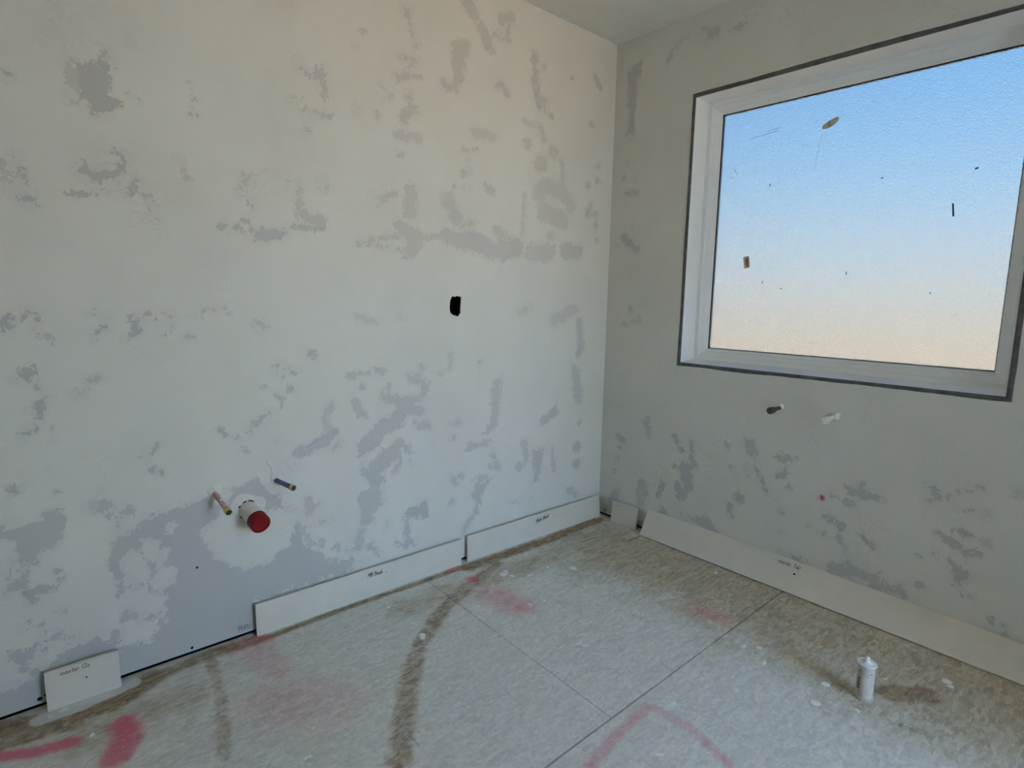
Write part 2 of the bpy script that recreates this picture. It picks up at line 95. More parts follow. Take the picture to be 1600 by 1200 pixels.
FLOOR_STROKES = [('p',0.0228,1.0,[(-2.551,-0.143),(-2.465,-0.191),(-2.385,-0.213)]),('p',0.0377,0.95,[(-2.272,-0.217),(-2.267,-0.268),(-2.309,-0.348)]),('p',0.0191,0.8,[(-2.25,-0.298),(-2.289,-0.366)]),('p',0.1657,0.3,[(-1.906,-0.406),(-1.826,-0.491)]),('p',0.0722,0.35,[(-1.892,-0.041),(-1.867,-0.243)]),('p',0.0807,0.28,[(-1.765,-0.487)]),('p',0.0312,0.8,[(-1.017,-0.166)]),('p',0.0917,0.45,[(-1.026,-0.334),(-1.016,-0.438)]),('p',0.0471,0.6,[(-1.013,-0.472)]),('p',0.0435,0.45,[(-1.039,-0.296)]),('p',0.0243,0.6,[(-1.842,-0.018),(-1.827,-0.07)]),('p',0.0167,0.8,[(-1.0,-0.033),(-1.056,-0.043)]),('p',0.0757,0.4,[(-0.486,-0.938)]),('p',0.0473,0.5,[(-0.475,-1.012)]),('p',0.0206,0.5,[(-1.101,-1.118),(-1.264,-1.13),(-1.394,-1.151)]),('p',0.0206,0.42,[(-1.09,-1.128),(-1.084,-1.251),(-1.119,-1.384)]),('p',0.0794,0.2,[(-2.148,-0.428)]),('b',0.0448,1.0,[(-2.552,-0.027),(-2.392,-0.089),(-2.275,-0.106),(-2.167,-0.045)]),('b',0.0326,0.8,[(-2.251,-0.053),(-1.999,-0.031),(-1.86,-0.043)]),('b',0.0177,0.9,[(-1.864,-0.054),(-1.584,-0.046),(-0.994,-0.054)]),('b',0.0373,1.0,[(-0.969,-0.067),(-0.46,-0.078),(-0.074,-0.062)]),('b',0.0221,0.55,[(-2.01,-0.058),(-2.037,-0.277),(-2.092,-0.519)]),('b',0.0383,0.72,[(-0.842,-0.114),(-1.235,-0.276),(-1.447,-0.427),(-1.602,-0.606),(-1.76,-0.828)]),('b',0.0447,1.0,[(-0.484,-1.557),(-0.394,-1.643)]),('b',0.0394,0.6,[(-0.572,-1.451),(-0.6,-1.523)]),('b',0.0335,0.5,[(-0.596,-1.614),(-0.598,-1.661)]),('o',0.3385,0.75,[(-0.271,-0.31),(-0.221,-0.782),(-0.254,-1.13),(-0.321,-1.538),(-0.359,-1.863)]),('o',0.1336,0.6,[(-0.472,-1.25),(-0.503,-1.407)]),('o',0.0936,0.5,[(-2.101,-0.224),(-2.372,-0.194)]),('o',0.0828,0.5,[(-1.344,-0.198),(-0.605,-0.223)]),('b',0.0301,0.8,[(-2.527,-0.108),(-2.367,-0.136)]),('g',0.0255,1.0,[(-2.439,-0.056),(-2.36,-0.059),(-2.225,-0.037)]),('g',0.1629,0.5,[(-1.207,-0.636),(-1.591,-0.267)]),('g',0.1675,0.5,[(-1.152,-1.128),(-0.888,-1.28)]),('g',0.1148,0.4,[(-1.81,-0.699),(-1.481,-0.947)]),('w',0.0281,0.8,[(-0.882,-0.217)]),('w',0.024,0.6,[(-0.804,-0.304)]),('w',0.0233,0.6,[(-1.015,-0.772)]),('w',0.0142,0.6,[(-0.905,-0.485)]),('w',0.0153,0.7,[(-1.933,-0.658)]),('w',0.0152,0.6,[(-1.293,-0.438)]),('w',0.0164,0.5,[(-1.487,-0.138)]),('w',0.0165,0.6,[(-0.64,-1.292)]),('w',0.0144,0.6,[(-0.258,-1.663)]),('w',0.014,0.6,[(-0.41,-1.527)]),('w',0.0109,0.6,[(-0.807,-1.535)]),('w',0.0164,0.5,[(-2.418,-0.06)]),('w',0.0107,0.5,[(-2.024,-0.441)]),('d',0.0101,0.9,[(-0.174,-0.34),(-0.083,-0.343)]),('d',0.0089,0.5,[(-0.94,-0.809),(-1.044,-0.782)]),('d',0.0106,0.6,[(-1.208,-0.216),(-1.158,-0.211)]),('d',0.004,0.7,[(-1.694,-0.767),(-1.692,-0.828)]),('d',0.0168,0.45,[(-0.715,-0.778),(-0.722,-0.841)]),('d',0.0137,0.35,[(-1.178,-0.732),(-1.153,-0.797)])]
MUD_DROPS = [(-0.609,-0.37,0.018),(-1.409,-0.388,0.0149),(-0.806,-0.346,0.0115),(-0.589,-1.152,0.0104),(-0.584,-1.418,0.0125),(-0.699,-1.432,0.0144),(-0.828,-1.249,0.0094),(-0.27,-1.665,0.0137),(-1.879,-0.57,0.0064),(-0.972,-0.475,0.0107),(-1.035,-1.157,0.0133),(-0.629,-1.24,0.0101),(-1.227,-1.245,0.0102),(-0.554,-1.191,0.0104),(-0.289,-1.678,0.0109),(-0.69,-0.287,0.009),(-0.718,-0.412,0.0087),(-1.405,-0.141,0.008),(-0.862,-0.202,0.0147),(-0.868,-0.251,0.0116),(-0.154,-0.799,0.0094),(-1.007,-0.793,0.0122),(-0.756,-1.373,0.0071),(-2.341,-0.215,0.0071),(-2.389,-0.048,0.01),(-0.638,-1.527,0.0073)]
HOLE_OUTLINE = [(-1.0066,1.1848),(-0.9993,1.1859),(-0.9931,1.1811),(-0.987,1.1851),(-0.977,1.1873),(-0.9708,1.1834),(-0.962,1.1865),(-0.9607,1.1795),(-0.9619,1.1615),(-0.963,1.1454),(-0.9642,1.1293),(-0.9616,1.1152),(-0.9691,1.1112),(-0.9716,1.1031),(-0.9816,1.1011),(-0.994,1.1052),(-1.0064,1.1093),(-1.0162,1.1183),(-1.0187,1.1332),(-1.0175,1.153),(-1.0139,1.1729)]

# ------------------------------------------------------------------ helpers
def link(o, parent=None):
    COL.objects.link(o)
    if parent is not None:
        o.parent = parent
    return o

def thing(name, label, cat, loc=(0, 0, 0), group=None):
    o = link(bpy.data.objects.new(name, None))
    o.empty_display_size = 0.05
    o.location = loc
    o['label'] = label
    o['category'] = cat
    if group:
        o['group'] = group
    return o

def mesh_obj(name, verts, faces, mat, parent=None, smooth=False):
    me = bpy.data.meshes.new(name)
    me.from_pydata([tuple(v) for v in verts], [], faces)
    me.validate()
    if smooth:
        for p in me.polygons:
            p.use_smooth = True
    me.materials.append(mat)
    return link(bpy.data.objects.new(name, me), parent)

def bm_obj(name, bm, mat, parent=None, smooth=False):
    me = bpy.data.meshes.new(name)
    bmesh.ops.recalc_face_normals(bm, faces=bm.faces)
    bm.to_mesh(me)
    bm.free()
    if smooth:
        for p in me.polygons:
            p.use_smooth = True
    me.materials.append(mat)
    return link(bpy.data.objects.new(name, me), parent)

def add_box(bm, lo, hi, bevel=0):
    r = bmesh.ops.create_cube(bm, size=1)
    for v in r['verts']:
        v.co = Vector([(lo[i] + hi[i]) / 2 + v.co[i] * (hi[i] - lo[i]) for i in range(3)])
    if bevel:
        es = list({e for v in r['verts'] for e in v.link_edges})
        bmesh.ops.bevel(bm, geom=es, offset=bevel, segments=2, affect='EDGES', profile=0.6)

def box_obj(name, lo, hi, mat, parent=None, bevel=0):
    bm = bmesh.new()
    add_box(bm, lo, hi, bevel)
    return bm_obj(name, bm, mat, parent)

def structure(o):
    o['kind'] = 'structure'
    return o

def tube_rings(rings, seg=20, cap0=True, cap1=True):
    """rings: list of (centre, radius, u, v) -> verts, faces"""
    V, F = [], []
    for c, r, u, v in rings:
        for k in range(seg):
            t = 2 * math.pi * k / seg
            V.append(Vector(c) + r * (math.cos(t) * u + math.sin(t) * v))
    for i in range(len(rings) - 1):
        for k in range(seg):
            F.append((i * seg + k, i * seg + (k + 1) % seg, (i + 1) * seg + (k + 1) % seg, (i + 1) * seg + k))
    if cap0:
        F.append(tuple(reversed(range(seg))))
    if cap1:
        F.append(tuple(range((len(rings) - 1) * seg, len(rings) * seg)))
    return V, F

def lathe_along(name, p0, p1, prof, mat, parent, seg=22, cap0=True, cap1=True, wobble=0):
    """prof: (distance from p0, radius) along the axis p0 -> p1"""
    p0, p1 = Vector(p0), Vector(p1)
    d = (p1 - p0).normalized()
    u = d.cross(Vector((0, 0, 1)))
    if u.length < 1e-3:
        u = Vector((1, 0, 0))
    u.normalize()
    v = d.cross(u)
    rings = [(p0 + d * s, r * (1 + wobble * random.uniform(-1, 1)), u, v) for s, r in prof]
    V, F = tube_rings(rings, seg, cap0, cap1)
    bm = bmesh.new()
    vs_ = [bm.verts.new(x) for x in V]
    for f in F:
        bm.faces.new([vs_[i] for i in f])
    o = bm_obj(name, bm, mat, parent)
    for p in o.data.polygons:
        p.use_smooth = len(p.vertices) == 4
    o.data.set_sharp_from_angle(angle=math.radians(40))
    return o

# ------------------------------------------------------------------ materials
class NT:
    def __init__(self, name):
        self.m = bpy.data.materials.new(name)
        self.m.use_nodes = True
        self.t = self.m.node_tree
        self.b = self.t.nodes['Principled BSDF']
        self.out = self.t.nodes['Material Output']
        self.b.inputs['Specular IOR Level'].default_value = 0.25
        self.b.inputs['Roughness'].default_value = 0.8
    def n(self, typ, **kw):
        nd = self.t.nodes.new('ShaderNode' + typ)
        for k, v in kw.items():
            setattr(nd, k, v)
        return nd
    def link(self, a, b):
        self.t.links.new(a, b)
    def put(self, sock, v):
        if hasattr(v, 'is_output'):
            self.link(v, sock)
        elif isinstance(v, (tuple, list)) and len(v) == 3 and sock.type == 'RGBA':
            sock.default_value = tuple(v) + (1,)
        else:
            sock.default_value = v
    def math(self, op, a, b=0.0, c=0.0, clamp=False):
        nd = self.n('Math', operation=op, use_clamp=clamp)
        for s, v in zip(nd.inputs, (a, b, c)):
            self.put(s, v)
        return nd.outputs[0]
    def mix(self, f, a, b, blend='MIX'):
        nd = self.n('Mix', data_type='RGBA', blend_type=blend)
        self.put(nd.inputs[0], f); self.put(nd.inputs[6], a); self.put(nd.inputs[7], b)
        return nd.outputs[2]
    def ramp(self, f, lo, hi, a=0.0, b=1.0):
        nd = self.n('MapRange', interpolation_type='SMOOTHSTEP')
        for s, v in zip(nd.inputs[:5], (f, lo, hi, a, b)):
            self.put(s, v)
        return nd.outputs[0]
    def coord(self, scale=(1, 1, 1), rot=(0, 0, 0)):
        tc = self.n('TexCoord'); mp = self.n('Mapping')
        mp.inputs['Scale'].default_value = scale
        mp.inputs['Rotation'].default_value = rot
        self.link(tc.outputs['Object'], mp.inputs[0])
        return mp.outputs[0]
    def noise(self, vec, scale, detail=4, rough=0.55, dist=0.0):
        nd = self.n('TexNoise')
        self.link(vec, nd.inputs['Vector'])
        nd.inputs['Scale'].default_value = scale; nd.inputs['Detail'].default_value = detail
        nd.inputs['Roughness'].default_value = rough; nd.inputs['Distortion'].default_value = dist
        return nd.outputs['Fac']
    def attr(self, name):
        return self.n('Attribute', attribute_name=name).outputs['Fac']
    def bump(self, h, strength=0.3, dist=0.002):
        nd = self.n('Bump')
        nd.inputs['Strength'].default_value = strength; nd.inputs['Distance'].default_value = dist
        self.link(h, nd.inputs['Height'])
        self.link(nd.outputs[0], self.b.inputs['Normal'])
    def base(self, v):
        self.put(self.b.inputs['Base Color'], v)

def plain(name, col, rough=0.6, spec=0.3, metal=0.0, var=0.0, scale=30, bump=0.0):
    t = NT(name)
    t.b.inputs['Roughness'].default_value = rough
    t.b.inputs['Specular IOR Level'].default_value = spec
    t.b.inputs['Metallic'].default_value = metal
    if var:
        n = t.noise(t.coord(), scale, 5, 0.6)
        t.base(t.mix(t.ramp(n, 0.3, 0.7), tuple(c * (1 - var) for c in col), tuple(min(1, c * (1 + var)) for c in col)))
        if bump:
            t.bump(n, bump, 0.001)
    else:
        n = t.noise(t.coord(), scale, 3)
        t.base(t.mix(n, tuple(c * 0.96 for c in col), tuple(min(1, c * 1.03) for c in col)))
    return t.m

MUD = (0.66, 0.648, 0.585)
PAPER = (0.445, 0.445, 0.44)

def wall_material():
    t = NT('skim_coated_drywall')
    c = t.coord()
    f = t.attr('bare')
    tone = t.attr('tone')
    big = t.noise(c, 38, 9, 0.72, 0.8)
    fine = t.noise(c, 110, 4, 0.62)
    low = t.noise(c, 15, 4, 0.6, 0.5)
    v = t.math('ADD', f, t.math('MULTIPLY', t.math('SUBTRACT', big, 0.53), 0.10))
    v = t.math('ADD', v, t.math('MULTIPLY', t.math('SUBTRACT', low, 0.5), 0.065))
    v = t.math('ADD', v, t.math('MULTIPLY', t.math('SUBTRACT', fine, 0.5), 0.03))
    mask = t.ramp(v, -0.0006, 0.0012)
    # thin mud lets the paper through around the bare spots
    ghost = t.math('MULTIPLY', t.ramp(t.math('ADD', t.math('ADD', f, 0.012), t.math('MULTIPLY', t.math('SUBTRACT', t.noise(c, 21, 9, 0.74, 0.6), 0.5), 0.13)), 0.0, 0.003), 0.13)
    cover = t.math('MAXIMUM', t.math('MULTIPLY', mask, t.math('MINIMUM', t.math('MULTIPLY', tone, 1.06), 1.0)), ghost)
    stain = t.attr('stain')
    large = t.noise(c, 2.2, 4, 0.6)
    mud = t.mix(t.ramp(large, 0.3, 0.7), tuple(x * 0.96 for x in MUD), tuple(x * 1.03 for x in MUD))
    col = t.mix(cover, mud, PAPER)
    sm = t.math('MULTIPLY', t.ramp(t.math('ADD', stain, t.math('MULTIPLY', t.math('SUBTRACT', fine, 0.5), 0.9)), 0.2, 1.0), t.ramp(stain, 0.0, 0.2))
    col = t.mix(sm, col, (0.42, 0.035, 0.12))
    t.base(col)
    t.b.inputs['Roughness'].default_value = 0.85
    # trowel ridges, lap marks and the thickness of the mud
    ridge = t.noise(t.coord((1, 1, 1), (0, 0.6, 0)), 11, 6, 0.7, 1.2)
    ridge = t.ramp(t.math('ABSOLUTE', t.math('SUBTRACT', ridge, 0.5)), 0.0, 0.012, 1.0, 0.0)
    rmask = t.ramp(t.noise(c, 5, 2), 0.52, 0.64)
    hgt = t.math('ADD', t.math('MULTIPLY', ridge, t.math('MULTIPLY', rmask, 0.5)), t.math('MULTIPLY', mask, -0.6))
    hgt = t.math('ADD', hgt, t.math('MULTIPLY', t.noise(c, 260, 2), 0.22))
    hgt = t.math('ADD', hgt, t.math('MULTIPLY', t.noise(c, 6, 3), 1.2))
    t.bump(hgt, 0.6, 0.0022)
    return t.m

def osb_material():
    t = NT('dusty_osb')
    c = t.coord()
    warp = t.n('TexNoise'); t.link(c, warp.inputs['Vector']); warp.inputs['Scale'].default_value = 14; warp.inputs['Detail'].default_value = 3
    def cells(scale, ang):
        vv = t.n('TexVoronoi', feature='F1')
        mp = t.n('Mapping'); mp.inputs['Scale'].default_value = scale; mp.inputs['Rotation'].default_value = (0, 0, ang)
        w = t.n('VectorMath', operation='MULTIPLY_ADD')
        t.link(warp.outputs['Color'], w.inputs[0]); w.inputs[1].default_value = (0.03, 0.03, 0); t.link(c, w.inputs[2])
        t.link(w.outputs[0], mp.inputs[0]); t.link(mp.outputs[0], vv.inputs['Vector'])
        vv.inputs['Scale'].default_value = 1.0
        s = t.n('SeparateColor'); t.link(vv.outputs['Color'], s.inputs[0])
        return s.outputs[0]
    sel = cells((21, 21, 1), 0.4)
    def pick(f, a, b):
        return t.math('ADD', t.math('MULTIPLY', a, t.math('SUBTRACT', 1.0, f)), t.math('MULTIPLY', b, f))
    v = cells((20, 80, 1), 0.35)
    for th, ang in ((0.28, 1.4), (0.52, -0.6), (0.76, 2.3)):
        v = pick(t.math('GREATER_THAN', sel, th), v, cells((24, 92, 1), ang))
    n0 = t.noise(c, 70, 5, 0.7)
    n1 = t.noise(c, 26, 8, 0.74, 0.6)
    n2 = t.noise(c, 6, 7, 0.68)
    n3 = t.noise(c, 170, 3, 0.6)
    def lines(scale, ang):
        return t.noise(t.coord(scale, (0, 0, ang)), 1.0, 2)
    fib = t.math('MAXIMUM', lines((26, 330, 1), 0.5), lines((22, 300, 1), 1.9))
    fib2 = t.math('MAXIMUM', lines((28, 300, 1), -0.9), lines((24, 340, 1), 0.1))
    dust = t.mix(v, (0.66, 0.64, 0.575), (0.79, 0.775, 0.705))
    wood = t.mix(v, (0.36, 0.315, 0.225), (0.57, 0.52, 0.405))
    dark = t.mix(v, (0.16, 0.10, 0.052), (0.36, 0.26, 0.15))
    grey = t.attr('grey')
    mott = t.math('MULTIPLY', t.math('SUBTRACT', n1, 0.5), 1.5)
    worn = t.math('ADD', t.math('SUBTRACT', t.attr('worn'), t.math('MULTIPLY', grey, 0.35)), t.math('MULTIPLY', t.math('SUBTRACT', n2, 0.48), 1.1))
    worn = t.ramp(t.math('ADD', worn, t.math('MULTIPLY', mott, 0.4)), 0.0, 0.75)
    col = t.mix(worn, dust, wood)
    br = t.math('ADD', t.math('ADD', t.attr('brown'), mott), t.math('MULTIPLY', t.math('SUBTRACT', fib2, 0.58), 1.4))
    br = t.math('MULTIPLY', t.ramp(br, 0.25, 1.0), t.ramp(t.attr('brown'), 0.02, 0.35))
    col = t.mix(t.math('MULTIPLY', br, 0.9), col, dark)
    pk = t.math('ADD', t.attr('pink'), t.math('MULTIPLY', mott, 0.55))
    pk = t.math('MULTIPLY', t.ramp(pk, 0.0, 1.0), t.ramp(t.attr('pink'), 0.01, 0.3))
    col = t.mix(t.math('MULTIPLY', pk, 0.85), col, (0.62, 0.09, 0.18))
    col = t.mix(t.math('MULTIPLY', t.ramp(fib, 0.64, 0.74), 0.6), col, (0.86, 0.84, 0.76))
    col = t.mix(t.math('MULTIPLY', t.ramp(fib2, 0.66, 0.76), 0.5), col, (0.22, 0.19, 0.14))
    col = t.mix(t.ramp(n0, 0.38, 0.62, 0.22, 0.0), col, (0.30, 0.28, 0.23))
    col = t.mix(t.math('MULTIPLY', t.ramp(n3, 0.64, 0.72), 0.5), col, (0.88, 0.87, 0.83))
    col = t.mix(t.math('MULTIPLY', t.ramp(t.noise(c, 130, 3, 0.6), 0.66, 0.74), 0.45), col, (0.22, 0.205, 0.17))
    mudm = t.ramp(t.math('ADD', t.attr('mud'), t.math('MULTIPLY', mott, 0.5)), 0.35, 0.6)
    col = t.mix(t.math('MULTIPLY', mudm, 0.8), col, (0.70, 0.71, 0.68))
    wh = t.ramp(t.math('ADD', t.attr('white'), t.math('MULTIPLY', t.math('SUBTRACT', t.noise(c, 70, 5, 0.7), 0.5), 2.4)), 0.5, 0.75)
    wh = t.math('MULTIPLY', wh, t.ramp(t.attr('white'), 0.02, 0.2))
    col = t.mix(t.math('MULTIPLY', wh, 0.9), col, (0.90, 0.895, 0.86))
    dk = t.ramp(t.math('ADD', t.attr('dark'), mott), 0.3, 0.9)
    dk = t.math('MULTIPLY', dk, t.ramp(t.attr('dark'), 0.02, 0.2))
    col = t.mix(t.math('MULTIPLY', dk, 0.65), col, (0.16, 0.17, 0.15))
    t.base(col)
    t.b.inputs['Roughness'].default_value = 0.92
    hgt = t.math('ADD', t.math('MULTIPLY', v, 0.5), t.math('ADD', t.math('MULTIPLY', fib, 0.9), t.math('MULTIPLY', n3, 0.5)))
    t.bump(hgt, 0.5, 0.0015)
    return t.m

def glass_material():
    """obscure glass: clear back, finely pebbled room side that breaks up the view"""
    t = NT('pebbled_obscure_glass')
    t.t.nodes.remove(t.b)
    c = t.coord()
    n = t.noise(c, 210, 2, 0.5)
    n2 = t.noise(c, 110, 3, 0.6)
    bmp = t.n('Bump'); bmp.inputs['Strength'].default_value = 0.85; bmp.inputs['Distance'].default_value = 0.006
    t.link(t.math('ADD', n, t.math('MULTIPLY', n2, 0.6)), bmp.inputs['Height'])
    rf = t.n('BsdfRefraction'); rf.inputs['Roughness'].default_value = 0.30; rf.inputs['IOR'].default_value = 1.24
    rf.inputs['Color'].default_value = (0.246, 0.249, 0.2455, 1)
    t.link(bmp.outputs[0], rf.inputs['Normal'])
    tr = t.n('BsdfTransparent'); tr.inputs['Color'].default_value = (0.246, 0.249, 0.2455, 1)
    mx = t.n('MixShader'); mx.inputs[0].default_value = 0.8
    t.link(tr.outputs[0], mx.inputs[1]); t.link(rf.outputs[0], mx.inputs[2])
    gl = t.n('BsdfGlossy'); gl.inputs['Roughness'].default_value = 0.25
    fr = t.n('Fresnel'); fr.inputs['IOR'].default_value = 1.3
    mx2 = t.n('MixShader')
    t.link(t.math('MULTIPLY', fr.outputs[0], 0.5), mx2.inputs[0]); t.link(mx.outputs[0], mx2.inputs[1]); t.link(gl.outputs[0], mx2.inputs[2])
    t.link(mx2.outputs[0], t.out.inputs[0])
    return t.m

M_WALL = wall_material()
M_OSB = osb_material()
M_GLASS = glass_material()
M_CEIL = plain('ceiling_skim_coat', (0.68, 0.67, 0.61), 0.85, 0.2, 0, 0.04, 6, 0.3)
M_BOARD = plain('primed_trim_board', (0.655, 0.615, 0.53), 0.55, 0.35, 0, 0.025, 14)
M_VINYL = plain('white_vinyl', (0.90, 0.90, 0.87), 0.35, 0.5)
M_RETURN = plain('white_drywall_return', (0.88, 0.875, 0.84), 0.7, 0.25, 0, 0.02, 8)
M_BEAD = plain('dark_corner_bead', (0.075, 0.08, 0.08), 0.55, 0.4, 0, 0.35, 25, 0.3)
M_SPACER = plain('dark_glazing_spacer', (0.16, 0.16, 0.19), 0.5, 0.3)
M_SHEATH = plain('wall_sheathing', (0.42, 0.38, 0.32), 0.8)
M_PLATE = plain('stained_sill_plate', (0.06, 0.025, 0.018), 0.9, 0.1, 0, 0.4, 12)
M_GYPSUM = plain('gypsum_edge', (0.55, 0.55, 0.54), 0.9, 0.1)
M_BLACK = plain('black_box_interior', (0.006, 0.006, 0.007), 0.9, 0.05)
M_HOLE_SHADE = plain('hole_shade', (0.01, 0.01, 0.01), 0.9, 0.0)  # near-black colour stands in for the shade inside holes and gaps
M_INK = plain('black_marker_ink', (0.05, 0.05, 0.05), 0.7, 0.2)
M_STAMP = plain('grey_printed_ink', (0.20, 0.20, 0.20), 0.8, 0.1)
M_DUSTY_PIPE = plain('red_tube_under_overspray', (0.62, 0.43, 0.40), 0.6, 0.3, 0, 0.35, 55)
M_BLUE = plain('blue_tube', (0.045, 0.075, 0.22), 0.4, 0.4, 0, 0.3, 40)
M_BRASS = plain('brass_crimp', (0.50, 0.42, 0.16), 0.4, 0.5, 0.4, 0.25, 90)
M_PLUG = plain('black_plug', (0.02, 0.02, 0.015), 0.5, 0.3)
M_PVC = plain('white_drain_pipe', (0.66, 0.635, 0.58), 0.5, 0.4, 0, 0.12, 45)
M_RED = plain('red_test_cap', (0.17, 0.005, 0.007), 0.45, 0.25, 0, 0.25, 30)
M_PLASTER = plain('plaster_daub', (0.64, 0.625, 0.57), 0.9, 0.15, 0, 0.05, 60, 0.5)
M_DARKMETAL = plain('mud_splashed_dark_metal', (0.075, 0.065, 0.055), 0.5, 0.4, 0.3, 0.4, 80)
M_WHITEMETAL = plain('mud_covered_fitting', (0.82, 0.79, 0.71), 0.7, 0.2, 0, 0.18, 110)
M_CART = plain('white_cartridge_plastic', (0.50, 0.455, 0.405), 0.45, 0.4, 0, 0.10, 60)
M_CAP = plain('pale_grey_cap_plastic', (0.74, 0.735, 0.71), 0.4, 0.4, 0, 0.05, 40)
M_CLEAR = plain('pale_grey_cartridge_collar', (0.48, 0.46, 0.43), 0.35, 0.5)
M_DRIP = plain('dried_joint_compound', (0.78, 0.775, 0.75), 0.9, 0.1, 0, 0.06, 90)
M_STICK = plain('tan_paper_sticker', (0.52, 0.46, 0.36), 0.8, 0.1, 0, 0.45, 120)
M_STICKRED = plain('faded_red_print', (0.33, 0.15, 0.12), 0.8, 0.1, 0, 0.35, 160)
M_SPECK = plain('dark_grime', (0.03, 0.03, 0.035), 0.9, 0.1)
M_SMEAR = plain('grey_grime_smear', (0.55, 0.60, 0.66), 0.9, 0.1)
M_SMEAR.node_tree.nodes['Principled BSDF'].inputs['Alpha'].default_value = 0.3
M_GROUND = plain('dry_tan_earth', (0.50, 0.362, 0.228), 0.95, 0.05, 0, 0.08, 0.2)
M_SUB = plain('dark_joist_void', (0.03, 0.032, 0.03), 0.95, 0.0)
M_TAN = plain('exterior_stucco', (0.55, 0.48, 0.40), 0.95, 0.1)

# ------------------------------------------------------------------ fields painted on vertices
def seg_dist(P, a, b):
    a, b = np.array(a), np.array(b)
    ab = b - a
    L2 = float(ab @ ab)
    t = np.clip(((P - a) @ ab) / L2, 0, 1) if L2 > 0 else np.zeros(len(P))
    return np.hypot(*(P - a - t[:, None] * ab).T)

def chain_dist(P, pts):
    if len(pts) == 1:
        return np.hypot(*(P - np.array(pts[0])).T)
    return np.min([seg_dist(P, pts[i], pts[i + 1]) for i in range(len(pts) - 1)], axis=0)

def poly_sd(P, pts):
    """signed distance, positive inside"""
    n = len(pts)
    inside = np.zeros(len(P), bool)
    for i in range(n):
        (x0, y0), (x1, y1) = pts[i], pts[(i + 1) % n]
        if y0 == y1:
            continue
        c = ((y0 > P[:, 1]) != (y1 > P[:, 1])) & (P[:, 0] < (x1 - x0) * (P[:, 1] - y0) / (y1 - y0) + x0)
        inside ^= c
    d = chain_dist(P, list(pts) + [pts[0]])
    return np.where(inside, d, -d)

def near(P, pts, m):
    q = np.array(pts)
    return np.nonzero((P[:, 0] > q[:, 0].min() - m) & (P[:, 0] < q[:, 0].max() + m) & (P[:, 1] > q[:, 1].min() - m) & (P[:, 1] < q[:, 1].max() + m))[0]

def wall_fields(P, strokes, polys, mud):
    f = np.full(len(P), -0.06)
    tone = np.full(len(P), 0.6)
    def merge(idx, v, t):
        better = v > f[idx]
        f[idx[better]] = v[better]
        tone[idx[better]] = t
    for r, t, pts in strokes:
        idx = near(P, pts, 0.07 + r)
        if len(idx):
            merge(idx, r - chain_dist(P[idx], pts), t)
    for t, pts in polys:
        idx = near(P, pts, 0.07)
        if len(idx):
            merge(idx, poly_sd(P[idx], pts), t)
    for t, pts in mud:
        idx = near(P, pts, 0.07)
        if len(idx):
            f[idx] = np.minimum(f[idx], -1.3 * poly_sd(P[idx], pts))
    return np.clip(f, -0.06, 0.06), tone

def set_attr(me, name, vals):
    at = me.attributes.new(name, 'FLOAT', 'POINT')
    at.data.foreach_set('value', np.asarray(vals, dtype=np.float32))

def spaced(cuts, step):
    out = [cuts[0]]
    for a_, b_ in zip(cuts, cuts[1:]):
        n = max(1, int(round(abs(b_ - a_) / step)))
        out += list(np.linspace(a_, b_, n + 1)[1:])
    return np.array(out)

def grid(us, vs_, hole=None):
    """(u, v) grid with an optional rectangular hole (u0, u1, v0, v1) -> P2, faces"""
    nu, nv = len(us), len(vs_)
    U, V = np.meshgrid(us, vs_, indexing='ij')
    P2 = np.stack([U.ravel(), V.ravel()], 1)
    faces = []
    for i in range(nu - 1):
        um = (us[i] + us[i + 1]) / 2
        for j in range(nv - 1):
            if hole:
                vm = (vs_[j] + vs_[j + 1]) / 2
                if hole[0] < um < hole[1] and hole[2] < vm < hole[3]:
                    continue
            faces.append((i * nv + j, (i + 1) * nv + j, (i + 1) * nv + j + 1, i * nv + j + 1))
    return P2, faces

# ------------------------------------------------------------------ the setting: left wall
def resample_radial(outline, cx, cz, angles):
    pol = sorted((math.atan2(z - cz, x - cx), math.hypot(x - cx, z - cz)) for x, z in outline)
    A = np.array([p[0] for p in pol]); Rr = np.array([p[1] for p in pol])
    A = np.concatenate([A - 2 * math.pi, A, A + 2 * math.pi]); Rr = np.tile(Rr, 3)
    return np.interp(angles, A, Rr)

ho = np.array(HOLE_OUTLINE)
hcx, hcz = ho[:, 0].mean(), ho[:, 1].mean()
HR = (ho[:, 0].min() - 0.02, ho[:, 0].max() + 0.02, ho[:, 1].min() - 0.02, ho[:, 1].max() + 0.02)
us = spaced([XB, -2.7, HR[0], HR[1], 0.0], 0.0085)
zs = spaced([GAP, HR[2], HR[3], H], 0.0085)
P2, faces = grid(us, zs, HR)
verts = [(u, 0.0, v) for u, v in P2]
f, tone = wall_fields(P2, LEFT_STROKES, LEFT_POLYS, LEFT_MUD)
f, tone = list(f), list(tone)
